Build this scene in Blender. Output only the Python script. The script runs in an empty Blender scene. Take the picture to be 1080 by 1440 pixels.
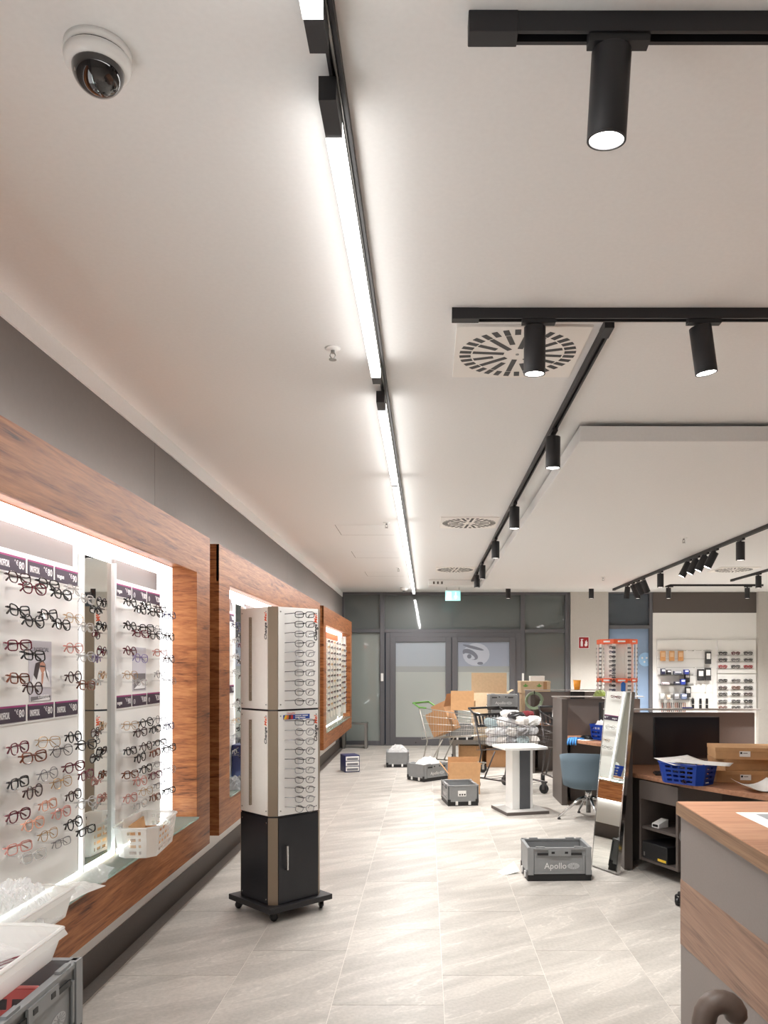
import bpy, bmesh, math, random
from mathutils import Vector, Matrix

random.seed(7)
C = bpy.context.scene.collection
SC = bpy.context.scene

# ------------------------------------------------------------------ camera
cam_data = bpy.data.cameras.new('camera')
cam_data.sensor_fit = 'VERTICAL'
cam_data.sensor_height = 36.0
cam_data.lens = 1100.0 / 1440.0 * 36.0
cam_data.shift_x = -60.0 / 1440.0
cam_data.shift_y = 217.0 / 1440.0
cam_data.clip_start = 0.05
camera = bpy.data.objects.new('camera', cam_data)
camera.location = (0, 0, 1.6)
camera.rotation_euler = (math.pi / 2, 0, 0)
C.objects.link(camera)
SC.camera = camera

# ------------------------------------------------------------------ world, exposure
world = bpy.data.worlds.new('world')
world.use_nodes = True
world.node_tree.nodes['Background'].inputs['Color'].default_value = (0.05, 0.07, 0.11, 1)
world.node_tree.nodes['Background'].inputs['Strength'].default_value = 0.3
SC.world = world
SC.view_settings.view_transform = 'Standard'
SC.view_settings.look = 'None'
SC.view_settings.gamma = 1.0
SC.view_settings.use_curve_mapping = False
SC.view_settings.exposure = -0.25
SC.cycles.max_bounces = 10
SC.cycles.diffuse_bounces = 5
SC.cycles.glossy_bounces = 4
SC.cycles.transparent_max_bounces = 24
SC.cycles.caustics_reflective = False
SC.cycles.caustics_refractive = False
SC.cycles.sample_clamp_indirect = 6.0

TUBE = 8.0         # luminance of the tubes' diffuser skin
TUBE_W = 15.0      # watts per metre thrown down by each tube
SPOT = 185.0       # watts of each lit track spotlight
LIGHTBOX = 3.0     # luminance of the lit display backs
FILLBAR = 60.0      # luminance of the hidden bars added to brighten the wall boards

# ------------------------------------------------------------------ helpers
PI = math.pi
def R(d): return math.radians(d)

def srgb(r, g, b):
    def f(c):
        c /= 255.0
        return c / 12.92 if c <= 0.04045 else ((c + 0.055) / 1.055) ** 2.4
    return (f(r), f(g), f(b), 1.0)

MATS = {}
def mat(name, col, rough=0.5, metal=0.0, emit=None, strength=0.0, noise=0.0, nscale=40.0, bump=0.0, coat=0.0, spec=0.5):
    if name in MATS: return MATS[name]
    m = bpy.data.materials.new(name); m.use_nodes = True
    nt = m.node_tree; b = nt.nodes['Principled BSDF']
    b.inputs['Base Color'].default_value = col
    b.inputs['Roughness'].default_value = rough
    b.inputs['Metallic'].default_value = metal
    b.inputs['Coat Weight'].default_value = coat
    b.inputs['Coat Roughness'].default_value = 0.03
    b.inputs['Specular IOR Level'].default_value = spec
    if emit is not None:
        b.inputs['Emission Color'].default_value = emit
        b.inputs['Emission Strength'].default_value = strength
    if noise or bump:
        tc = nt.nodes.new('ShaderNodeTexCoord')
        n = nt.nodes.new('ShaderNodeTexNoise'); n.inputs['Scale'].default_value = nscale; n.inputs['Detail'].default_value = 4
        nt.links.new(tc.outputs['Object'], n.inputs['Vector'])
        if noise:
            mr = nt.nodes.new('ShaderNodeMapRange')
            mr.inputs['From Min'].default_value = 0.3; mr.inputs['From Max'].default_value = 0.7
            mr.inputs['To Min'].default_value = 1 - noise; mr.inputs['To Max'].default_value = 1 + noise
            nt.links.new(n.outputs['Fac'], mr.inputs['Value'])
            mx = nt.nodes.new('ShaderNodeVectorMath'); mx.operation = 'SCALE'
            mx.inputs[0].default_value = col[:3]
            nt.links.new(mr.outputs['Result'], mx.inputs['Scale'])
            nt.links.new(mx.outputs['Vector'], b.inputs['Base Color'])
        if bump:
            bp = nt.nodes.new('ShaderNodeBump'); bp.inputs['Strength'].default_value = bump; bp.inputs['Distance'].default_value = 0.004
            nt.links.new(n.outputs['Fac'], bp.inputs['Height'])
            nt.links.new(bp.outputs['Normal'], b.inputs['Normal'])
    MATS[name] = m
    return m

def wood(name, dark, mid, light, scale=(1.6, 1.0, 14.0), rough=0.42):
    m = bpy.data.materials.new(name); m.use_nodes = True
    nt = m.node_tree; b = nt.nodes['Principled BSDF']; b.inputs['Roughness'].default_value = rough; b.inputs['Specular IOR Level'].default_value = 0.22
    tc = nt.nodes.new('ShaderNodeTexCoord')
    mp = nt.nodes.new('ShaderNodeMapping'); mp.inputs['Scale'].default_value = scale
    nt.links.new(tc.outputs['Object'], mp.inputs['Vector'])
    n1 = nt.nodes.new('ShaderNodeTexNoise'); n1.inputs['Scale'].default_value = 1.0; n1.inputs['Detail'].default_value = 7
    n1.inputs['Roughness'].default_value = 0.62; n1.inputs['Distortion'].default_value = 1.1
    nt.links.new(mp.outputs['Vector'], n1.inputs['Vector'])
    n2 = nt.nodes.new('ShaderNodeTexNoise'); n2.inputs['Scale'].default_value = 6.0; n2.inputs['Detail'].default_value = 5
    n2.inputs['Distortion'].default_value = 0.6
    nt.links.new(mp.outputs['Vector'], n2.inputs['Vector'])
    ad = nt.nodes.new('ShaderNodeMath'); ad.operation = 'MULTIPLY_ADD'
    ad.inputs[1].default_value = 0.38; nt.links.new(n2.outputs['Fac'], ad.inputs[0])
    m1 = nt.nodes.new('ShaderNodeMath'); m1.operation = 'MULTIPLY'; m1.inputs[1].default_value = 0.72
    nt.links.new(n1.outputs['Fac'], m1.inputs[0]); nt.links.new(m1.outputs[0], ad.inputs[2])
    cr = nt.nodes.new('ShaderNodeValToRGB')
    e = cr.color_ramp.elements
    e[0].position = 0.36; e[0].color = dark
    e[1].position = 0.74; e[1].color = light
    x = e.new(0.5); x.color = mid
    nt.links.new(ad.outputs[0], cr.inputs['Fac'])
    nt.links.new(cr.outputs['Color'], b.inputs['Base Color'])
    MATS[name] = m
    return m

def clear(name, tint=(1, 1, 1, 1), fac=0.1, rough=0.03):
    """thin clear plastic or glass: mostly see-through with a glossy skin"""
    m = bpy.data.materials.new(name); m.use_nodes = True
    nt = m.node_tree; nt.nodes.remove(nt.nodes['Principled BSDF'])
    out = nt.nodes['Material Output']
    t = nt.nodes.new('ShaderNodeBsdfTransparent'); t.inputs['Color'].default_value = tint
    g = nt.nodes.new('ShaderNodeBsdfGlossy'); g.inputs['Roughness'].default_value = rough
    lw = nt.nodes.new('ShaderNodeFresnel'); lw.inputs['IOR'].default_value = 1.4
    mu = nt.nodes.new('ShaderNodeMath'); mu.operation = 'ADD'; mu.inputs[1].default_value = fac; mu.use_clamp = True
    nt.links.new(lw.outputs[0], mu.inputs[0])
    mx = nt.nodes.new('ShaderNodeMixShader')
    nt.links.new(mu.outputs[0], mx.inputs['Fac']); nt.links.new(t.outputs[0], mx.inputs[1]); nt.links.new(g.outputs[0], mx.inputs[2])
    nt.links.new(mx.outputs[0], out.inputs['Surface'])
    MATS[name] = m
    return m

def milky(name, col, fac=0.6, rough=0.3):
    """translucent plastic: part see-through, part milky"""
    m = bpy.data.materials.new(name); m.use_nodes = True
    nt = m.node_tree; b = nt.nodes['Principled BSDF']; out = nt.nodes['Material Output']
    b.inputs['Base Color'].default_value = col; b.inputs['Roughness'].default_value = rough
    t = nt.nodes.new('ShaderNodeBsdfTransparent')
    tl = nt.nodes.new('ShaderNodeBsdfTranslucent'); tl.inputs['Color'].default_value = col
    m1 = nt.nodes.new('ShaderNodeMixShader'); m1.inputs['Fac'].default_value = 0.35
    nt.links.new(b.outputs[0], m1.inputs[1]); nt.links.new(tl.outputs[0], m1.inputs[2])
    mx = nt.nodes.new('ShaderNodeMixShader'); mx.inputs['Fac'].default_value = fac
    nt.links.new(t.outputs[0], mx.inputs[1]); nt.links.new(m1.outputs[0], mx.inputs[2])
    nt.links.new(mx.outputs[0], out.inputs['Surface'])
    MATS[name] = m
    return m

class MB:
    """collects faces and links them as one mesh object"""
    def __init__(s): s.v = []; s.f = []; s.mi = []; s.cur = 0
    def m(s, i): s.cur = i; return s
    def add(s, vs, fs):
        o = len(s.v); s.v += [tuple(v) for v in vs]
        for f in fs: s.f.append(tuple(i + o for i in f)); s.mi.append(s.cur)
        return s
    def box(s, x0, x1, y0, y1, z0, z1, rot=0.0, ctr=None):
        vs = [(x0,y0,z0),(x1,y0,z0),(x1,y1,z0),(x0,y1,z0),(x0,y0,z1),(x1,y0,z1),(x1,y1,z1),(x0,y1,z1)]
        if rot:
            cx, cy = ctr or ((x0+x1)/2, (y0+y1)/2); c, n = math.cos(rot), math.sin(rot)
            vs = [(cx+(x-cx)*c-(y-cy)*n, cy+(x-cx)*n+(y-cy)*c, z) for x, y, z in vs]
        return s.add(vs, [(0,3,2,1),(4,5,6,7),(0,1,5,4),(1,2,6,5),(2,3,7,6),(3,0,4,7)])
    def hexa(s, vs):
        return s.add(vs, [(0,3,2,1),(4,5,6,7),(0,1,5,4),(1,2,6,5),(2,3,7,6),(3,0,4,7)])
    def quad(s, a, b, c, d): return s.add([a,b,c,d], [(0,1,2,3)])
    def prism(s, poly, z0, z1):
        n = len(poly)
        vs = [(x,y,z0) for x,y in poly] + [(x,y,z1) for x,y in poly]
        fs = [tuple(reversed(range(n))), tuple(range(n,2*n))] + [(i,(i+1)%n,n+(i+1)%n,n+i) for i in range(n)]
        return s.add(vs, fs)
    def prism_axis(s, poly, a0, a1, axis):
        """extrude a 2D outline along x or y; outline is (other, z)"""
        n = len(poly)
        g = (lambda p, a: (a, p[0], p[1])) if axis == 'x' else (lambda p, a: (p[0], a, p[1]))
        vs = [g(p, a0) for p in poly] + [g(p, a1) for p in poly]
        fs = [tuple(reversed(range(n))), tuple(range(n,2*n))] + [(i,(i+1)%n,n+(i+1)%n,n+i) for i in range(n)]
        return s.add(vs, fs)
    def tube(s, pts, r, seg=6, closed=False, caps=True):
        P = [Vector(p) for p in pts]; n = len(P); vs = []; prev = None
        rr = r if isinstance(r, (list, tuple)) else [r]*n
        for i in range(n):
            if closed: t = P[(i+1)%n] - P[i-1]
            else: t = P[min(i+1,n-1)] - P[max(i-1,0)]
            if t.length < 1e-9: t = Vector((0,0,1))
            t.normalize()
            if prev is None:
                a = Vector((0,0,1)) if abs(t.z) < 0.9 else Vector((1,0,0))
                u = t.cross(a).normalized()
            else:
                u = prev - t * prev.dot(t)
                u = u.normalized() if u.length > 1e-6 else t.orthogonal().normalized()
            prev = u; w = t.cross(u)
            for k in range(seg):
                an = 2*PI*k/seg
                vs.append(P[i] + (u*math.cos(an) + w*math.sin(an))*rr[i])
        fs = []
        for i in range(n if closed else n-1):
            j = (i+1)%n
            for k in range(seg):
                l = (k+1)%seg
                fs.append((i*seg+k, i*seg+l, j*seg+l, j*seg+k))
        if caps and not closed:
            fs.append(tuple(reversed(range(seg)))); fs.append(tuple(range((n-1)*seg, n*seg)))
        return s.add(vs, fs)
    def lathe(s, prof, cx=0, cy=0, seg=24, axis='z'):
        vs = []; n = len(prof)
        for r, z in prof:
            for k in range(seg):
                a = 2*PI*k/seg
                p = (r*math.cos(a), r*math.sin(a), z)
                if axis == 'y': p = (p[0], p[2], p[1])
                if axis == 'x': p = (p[2], p[0], p[1])
                vs.append((cx+p[0], cy+p[1], p[2]))
        fs = [(i*seg+k, i*seg+(k+1)%seg, (i+1)*seg+(k+1)%seg, (i+1)*seg+k) for i in range(n-1) for k in range(seg)]
        fs.append(tuple(reversed(range(seg)))); fs.append(tuple(range((n-1)*seg, n*seg)))
        return s.add(vs, fs)
    def sheet(s, p00, p10, p11, p01, nu, nv, hole=None, jit=None):
        a, b, c, d = map(Vector, (p00, p10, p11, p01)); vs = []
        for j in range(nv+1):
            for i in range(nu+1):
                u, v = i/nu, j/nv
                p = a*(1-u)*(1-v) + b*u*(1-v) + c*u*v + d*(1-u)*v
                if jit: p = p + Vector(jit(u, v))
                vs.append(p)
        fs = [(j*(nu+1)+i, j*(nu+1)+i+1, (j+1)*(nu+1)+i+1, (j+1)*(nu+1)+i) for j in range(nv) for i in range(nu) if not (hole and hole(i, j))]
        return s.add(vs, fs)
    def mesh(s, name, mats, smooth=False):
        me = bpy.data.meshes.new(name)
        me.from_pydata(s.v, [], s.f)
        ms = mats if isinstance(mats, (list, tuple)) else [mats]
        for x in ms: me.materials.append(x)
        if len(ms) > 1: me.polygons.foreach_set('material_index', s.mi)
        if smooth: me.polygons.foreach_set('use_smooth', [True]*len(me.polygons))
        me.update()
        return me
    def build(s, name, mats, parent=None, smooth=False, bevel=0.0, solid=0.0):
        o = bpy.data.objects.new(name, s.mesh(name, mats, smooth)); C.objects.link(o)
        if parent is not None: o.parent = parent
        if solid:
            q = o.modifiers.new('solid', 'SOLIDIFY'); q.thickness = solid; q.offset = 0
        if bevel:
            q = o.modifiers.new('bevel', 'BEVEL'); q.width = bevel; q.segments = 2; q.limit_method = 'ANGLE'
            q.angle_limit = R(40)
        return o

def put(name, mesh, parent=None, loc=(0,0,0), rot=(0,0,0), scale=None):
    o = bpy.data.objects.new(name, mesh); C.objects.link(o)
    o.location = loc; o.rotation_euler = rot
    if scale: o.scale = scale
    if parent is not None: o.parent = parent
    return o

def tag(o, label, cat, group=None):
    o['label'] = label; o['category'] = cat
    if group: o['group'] = group
    return o

def thing(name, label, cat, loc=(0,0,0), rz=0.0, group=None, rot=None):
    o = bpy.data.objects.new(name, None); C.objects.link(o)
    o.empty_display_size = 0.1
    o.location = loc; o.rotation_euler = rot or (0, 0, rz)
    return tag(o, label, cat, group)

def structure(o): o['kind'] = 'structure'; return o
def stuff(o): o['kind'] = 'stuff'; return o

def copy_tree(o, parent=None):
    c = o.copy(); C.objects.link(c)
    if parent is not None: c.parent = parent
    for ch in list(o.children): copy_tree(ch, c)
    return c

TXT = {}
def text_mesh(s, size, material, align='CENTER', shear=0.0, bold=0.0):
    key = (s, size, material.name, align, shear, bold)
    if key in TXT: return TXT[key]
    cu = bpy.data.curves.new('lettering', 'FONT'); cu.body = s; cu.size = size; cu.align_x = align; cu.align_y = 'CENTER'
    cu.shear = shear; cu.offset = bold; cu.resolution_u = 2; cu.extrude = 0.0004
    o = bpy.data.objects.new('lettering', cu); C.objects.link(o)
    dg = bpy.context.evaluated_depsgraph_get()
    me = bpy.data.meshes.new_from_object(o.evaluated_get(dg))
    bpy.data.objects.remove(o); bpy.data.curves.remove(cu)
    me.materials.clear(); me.materials.append(material)
    TXT[key] = me
    return me

def lettering(s, size, material, parent, loc, rot, **k):
    return put('lettering', text_mesh(s, size, material, **k), parent, loc, rot)

ORD = ['first','second','third','fourth','fifth','sixth','seventh','eighth','ninth','tenth','eleventh','twelfth','thirteenth','fourteenth','fifteenth']

# ------------------------------------------------------------------ materials
M_ceil = mat('ceiling_paint', srgb(234,234,233), 0.9, noise=0.015, nscale=60, bump=0.05)
M_wallgrey = mat('grey_wall_paint', srgb(122,117,114), 0.85, noise=0.02, nscale=30)
M_wallwarm = mat('warm_grey_wall_paint', srgb(190,186,180), 0.85, noise=0.02, nscale=30)
M_white = mat('white_paint', srgb(238,237,234), 0.6)
M_board = mat('white_board', srgb(248,246,243), 0.55)
M_whitevent = mat('vent_white', srgb(244,241,236), 0.6)
M_whiteplastic = mat('white_plastic', srgb(240,240,238), 0.35)
M_plinth = mat('dark_brown_laminate', srgb(92,84,80), 0.55, noise=0.03)
M_taupe = mat('taupe_laminate', srgb(124,115,111), 0.5, noise=0.04, nscale=120)
M_taupedark = mat('dark_taupe_laminate', srgb(86,78,74), 0.5, noise=0.04, nscale=120)
M_black = mat('black_powder_coat', srgb(34,33,36), 0.5)
M_blackmatt = mat('black_laminate', srgb(30,31,37), 0.38, noise=0.08, nscale=9)
M_blackplastic = mat('black_plastic', srgb(26,26,28), 0.4)
M_chrome = mat('polished_aluminium', srgb(205,205,205), 0.16, 1.0)
M_steel = mat('brushed_steel', srgb(150,148,145), 0.35, 1.0)
M_mirror = mat('mirror_glass', srgb(238,242,240), 0.0, 1.0)
M_bronze = mat('bronze_profile', srgb(142,126,108), 0.42, 0.35)
M_cream = mat('cream_panel', srgb(233,228,220), 0.5, noise=0.015)
M_card = mat('cardboard', srgb(196,152,108), 0.85, noise=0.05, nscale=25)
M_cardpale = mat('pale_cardboard', srgb(205,180,148), 0.85, noise=0.05, nscale=25)
M_carddark = mat('inner_cardboard', srgb(176,134,96), 0.9, noise=0.05, nscale=25)
M_crate = mat('grey_crate_plastic', srgb(140,142,143), 0.45, noise=0.04, nscale=18)
M_crateblack = mat('crate_black_plastic', srgb(30,30,32), 0.5)
M_cratein = mat('crate_inside_plastic', srgb(104,106,108), 0.5)
M_frame_dark = mat('grey_aluminium_frame', srgb(98,98,102), 0.45, 0.25)
M_paper = mat('white_paper', srgb(244,243,241), 0.8)
M_purple = mat('dark_purple_card', srgb(62,48,66), 0.55)
M_magenta = mat('magenta_print', srgb(150,44,110), 0.55)
M_printwhite = mat('white_print', srgb(245,243,245), 0.6)
M_printblack = mat('black_print', srgb(30,28,30), 0.6)
M_printorange = mat('orange_print', srgb(226,92,50), 0.6)
M_orange = mat('orange_plastic', srgb(236,104,62), 0.45)
M_bluebasket = milky('blue_basket_plastic', srgb(40,82,190), 0.93)
M_milk = milky('milky_white_plastic', srgb(246,245,242), 0.52)
M_bag = milky('clear_bag_film', srgb(250,250,250), 0.26, 0.06)
M_lens = clear('demo_lens', (0.93,0.93,0.93,1), 0.02)
M_acrylic = clear('clear_acrylic', (0.96,0.96,0.96,1), 0.04)
M_shelfglass = milky('green_shelf_glass', srgb(186,212,204), 0.55, 0.08)
M_slate = mat('slate_blue_upholstery', srgb(92,110,122), 0.75, noise=0.04, nscale=200)
M_leather = mat('brown_leather', srgb(96,82,74), 0.45, noise=0.05, nscale=60, bump=0.1)
M_navy = mat('navy_plastic', srgb(36,44,92), 0.4)
M_woodwall = wood('walnut_laminate', srgb(66,34,18), srgb(138,82,46), srgb(182,122,76), (2.4, 1.3, 20.0))
M_wooddesk = wood('desk_walnut', srgb(146,102,76), srgb(178,130,102), srgb(200,154,124), (1.0, 9.0, 9.0), 0.4)
M_woodedge = wood('walnut_edge', srgb(86,62,46), srgb(124,94,70), srgb(154,122,94), (1.2, 0.6, 30.0), 0.45)
M_woodband = wood('walnut_band', srgb(88,66,56), srgb(136,106,88), srgb(168,134,112), (3.0, 0.5, 16.0), 0.45)
def em(name, col, st): return mat(name, (0.8,0.8,0.8,1), 0.5, emit=col, strength=st)
M_tube = em('lit_tube', (1.0, 0.97, 0.94, 1), TUBE)
M_spotlit = em('lit_spot_lens', (1.0, 0.95, 0.93, 1), 25.0)
M_spotdim = em('dim_spot_lens', (1.0, 0.95, 0.9, 1), 2.2)
M_lightbox = em('lit_display_back', (0.95, 0.975, 1.0, 1), LIGHTBOX)
M_fillbar = em('fill_bar', (0.97, 0.98, 1.0, 1), FILLBAR)
M_ledlow = em('led_bar_low', (0.86, 1.0, 0.98, 1), 45.0)
M_exit = em('lit_exit_sign', srgb(60, 205, 200), 1.3)
M_exitwhite = em('lit_exit_pictogram', srgb(235, 255, 250), 1.6)

def floor_material():
    m = bpy.data.materials.new('stone_tile'); m.use_nodes = True
    nt = m.node_tree; b = nt.nodes['Principled BSDF']; b.inputs['Roughness'].default_value = 0.42
    b.inputs['Specular IOR Level'].default_value = 0.4
    oi = nt.nodes.new('ShaderNodeObjectInfo'); tc = nt.nodes.new('ShaderNodeTexCoord')
    ad = nt.nodes.new('ShaderNodeVectorMath'); ad.operation = 'ADD'
    cx = nt.nodes.new('ShaderNodeVectorMath'); cx.operation = 'SCALE'; cx.inputs[0].default_value = (37, 53, 11)
    nt.links.new(oi.outputs['Random'], cx.inputs['Scale'])
    nt.links.new(tc.outputs['Object'], ad.inputs[0]); nt.links.new(cx.outputs[0], ad.inputs[1])
    mp = nt.nodes.new('ShaderNodeMapping'); mp.inputs['Scale'].default_value = (0.9, 4.2, 1)
    m0 = nt.nodes.new('ShaderNodeMapping'); m0.inputs['Rotation'].default_value = (0, 0, R(-34))
    nt.links.new(ad.outputs[0], m0.inputs['Vector']); nt.links.new(m0.outputs[0], mp.inputs['Vector'])
    n1 = nt.nodes.new('ShaderNodeTexNoise'); n1.inputs['Scale'].default_value = 1.5; n1.inputs['Detail'].default_value = 6; n1.inputs['Distortion'].default_value = 0.5
    nt.links.new(mp.outputs[0], n1.inputs['Vector'])
    n2 = nt.nodes.new('ShaderNodeTexNoise'); n2.inputs['Scale'].default_value = 60; n2.inputs['Detail'].default_value = 4
    nt.links.new(ad.outputs[0], n2.inputs['Vector'])
    cr = nt.nodes.new('ShaderNodeValToRGB'); e = cr.color_ramp.elements
    e[0].position = 0.32; e[0].color = srgb(164,159,152); e[1].position = 0.72; e[1].color = srgb(196,190,182)
    x = e.new(0.52); x.color = srgb(179,174,167)
    nt.links.new(n1.outputs['Fac'], cr.inputs['Fac'])
    # thin pale veins
    ab = nt.nodes.new('ShaderNodeMath'); ab.operation = 'SUBTRACT'; ab.inputs[1].default_value = 0.56
    nt.links.new(n1.outputs['Fac'], ab.inputs[0])
    a2 = nt.nodes.new('ShaderNodeMath'); a2.operation = 'ABSOLUTE'; nt.links.new(ab.outputs[0], a2.inputs[0])
    lt = nt.nodes.new('ShaderNodeMapRange'); lt.inputs['From Min'].default_value = 0.0; lt.inputs['From Max'].default_value = 0.012
    lt.inputs['To Min'].default_value = 0.5; lt.inputs['To Max'].default_value = 0.0
    nt.links.new(a2.outputs[0], lt.inputs['Value'])
    mx = nt.nodes.new('ShaderNodeMix'); mx.data_type = 'RGBA'
    nt.links.new(lt.outputs['Result'], mx.inputs['Factor']); nt.links.new(cr.outputs['Color'], mx.inputs['A'])
    mx.inputs['B'].default_value = srgb(214,208,200)
    mr = nt.nodes.new('ShaderNodeMapRange'); mr.inputs['From Min'].default_value = 0.3; mr.inputs['From Max'].default_value = 0.7
    mr.inputs['To Min'].default_value = 0.9; mr.inputs['To Max'].default_value = 1.08
    nt.links.new(n2.outputs['Fac'], mr.inputs['Value'])
    sc = nt.nodes.new('ShaderNodeVectorMath'); sc.operation = 'SCALE'
    nt.links.new(mx.outputs['Result'], sc.inputs[0]); nt.links.new(mr.outputs['Result'], sc.inputs['Scale'])
    nt.links.new(sc.outputs['Vector'], b.inputs['Base Color'])
    bp = nt.nodes.new('ShaderNodeBump'); bp.inputs['Strength'].default_value = 0.08; bp.inputs['Distance'].default_value = 0.003
    nt.links.new(n2.outputs['Fac'], bp.inputs['Height']); nt.links.new(bp.outputs[0], b.inputs['Normal'])
    return m
M_tile = floor_material()
M_joint = mat('tile_joint', srgb(218,212,204), 0.8)
M_border_dark = mat('dark_border_strip', srgb(122,118,114), 0.5, noise=0.08, nscale=50)

# ------------------------------------------------------------------ room shell
CEIL = 3.10; YB = 15.86; XL = -1.71; XR = 8.2; YR = -3.0

fl = structure(MB().box(XL-0.3, XR, YR, YB+0.3, -0.20, -0.0015).build('floor', M_joint))
# tiles of the stretch in view, each a piece of its own
W, L, G = 0.5305, 1.061, 0.0016
tile = MB().box(-W/2+G, W/2-G, -L/2+G, L/2-G, -0.0014, 0.0).mesh('tile', M_tile)
for i in range(-1, 11):
    x = -0.98 + W*i + W/2
    if i == -1:
        continue
    for j in range(0, 14):
        y = 1.75 + L*j + (L/3)*(i % 3)
        if y - L/2 > YB: continue
        put('tile', tile, fl, (x, y, 0))
narrow = MB().box(-0.3215+G, 0.3215-G, -L/2+G, L/2-G, -0.0014, 0.0).mesh('tile', M_tile)
for j in range(0, 14):
    put('tile', narrow, fl, (-0.98-0.3215, 1.75+L*j+L*2/3, 0))
far = MB().box(-4.0*W/2+G, 4.0*W/2-G, -L/2+G, L/2-G, -0.0014, 0).mesh('tile', M_tile)
structure(MB().box(XL, -1.625, YR, YB, -0.0015, 0.0008).build('trim_1', M_border_dark))  # darker strip of floor along the plinth

structure(MB().box(XL-0.3, XR, YR, YB+0.3, CEIL, CEIL+0.2).build('ceiling', M_ceil))
structure(MB().box(XL-0.25, XL, YR, YB+0.3, 0, CEIL).build('wall_left', M_wallgrey))
structure(MB().box(XL, XL+0.012, YR, YB, 3.005, CEIL).build('trim_2', M_ceil))
structure(MB().box(XR, XR+0.2, YR, YB+0.3, 0, CEIL).build('wall_right', M_wallwarm))
structure(MB().box(XL-0.3, XR, YR-0.2, YR, 0, CEIL).build('wall_front', M_wallwarm))
structure(MB().box(XL, XL+0.014, YR, YB, 0, 0.163).build('baseboard_left', M_plinth))
# white lit strip above the plinth
structure(MB().box(XL, XL+0.008, YR, 14.62, 0.163, 0.46).build('trim_3', M_white))
for y in (4.92, 9.6):
    structure(MB().box(XL, XL+0.0012, y-0.0015, y+0.0015, 2.43, 3.005).build('trim_4', M_plinth))

# ---- back wall: pillar, white wall, grey wall
def bw(x0, x1, z0, z1, y, m, name='wall_back'):
    return structure(MB().box(x0, x1, y, YB+0.25, z0, z1).build(name, m))
bw(2.93, 3.66, 0, CEIL, YB-0.10, M_wallwarm)
bw(4.57, 6.66, 0, 2.68, YB-0.06, M_white)
bw(4.57, 6.66, 2.68, CEIL, YB-0.06, M_taupedark)
bw(6.66, XR, 0, CEIL, YB-0.16, M_wallwarm)
structure(MB().box(2.90, 2.93, YB-0.12, YB+0.1, 0, CEIL).build('trim_5', M_wallwarm))

# ---- glazing of the back wall
def film(name, c_low, c_high=None, zsplit=None):
    m = mat(name, c_low, 0.45, coat=1.0)
    return m
M_glass_up = film('painted_night_glass', srgb(92,99,98))  # darkness outside put into the pane colour
M_glass_left = film('grey_film_glass', srgb(142,150,146))
M_glass_door = film('frosted_door_glass', srgb(168,174,171))
M_glass_band = film('blue_grey_film_glass', srgb(148,156,172))
M_glass_right = film('smoky_film_glass', srgb(94,98,96))
M_glass_blue = film('painted_blue_night_glass', srgb(132,154,182))  # bluish glow from outdoors painted into the pane colour
M_glass_bluetop = film('painted_dark_night_glass', srgb(58,68,78))  # upper pane painted dark for the night beyond it
YG = YB + 0.02
def bars(root, rects, y0=YB-0.05, y1=YB+0.10, m=M_frame_dark, name='frame_bar'):
    for (x0, x1, z0, z1) in rects:
        MB().box(x0, x1, y0, y1, z0, z1).build(name, m, root, bevel=0.004)
def pane(root, x0, x1, z0, z1, m, y=YG, name='glass_pane'):
    return MB().box(x0, x1, y, y+0.012, z0, z1).build(name, m, root)
def struct_root(name):
    o = bpy.data.objects.new(name, None); C.objects.link(o); return structure(o)
w1 = struct_root('window_1')      # by the left wall
bars(w1, [(-1.72,-1.66,0,CEIL), (-0.945,-0.85,0,CEIL), (-1.66,-0.945,CEIL-0.05,CEIL), (-1.66,-0.945,2.28,2.35), (-1.66,-0.945,0,0.09)])
pane(w1, -1.66, -0.945, 2.35, CEIL-0.05, M_glass_up); pane(w1, -1.66, -0.945, 0.09, 2.28, M_glass_left)
w2 = struct_root('window_2')      # above the doors
bars(w2, [(-0.85,1.90,CEIL-0.06,CEIL), (-0.85,1.90,2.28,2.35), (1.90,1.985,0,CEIL)])
pane(w2, -0.85, 1.90, 2.35, CEIL-0.06, M_glass_up)
MB().box(0.512,0.522,YG-0.004,YG,2.35,CEIL-0.06).build('joint', M_frame_dark, w2)
w3 = struct_root('window_3')
bars(w3, [(1.985,2.80,CEIL-0.06,CEIL), (1.985,2.80,2.28,2.35), (2.80,2.90,0,CEIL), (1.985,2.80,0,0.09)])
pane(w3, 1.985, 2.80, 2.35, CEIL-0.06, M_glass_up); pane(w3, 1.985, 2.80, 0.09, 2.28, M_glass_right)
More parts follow.
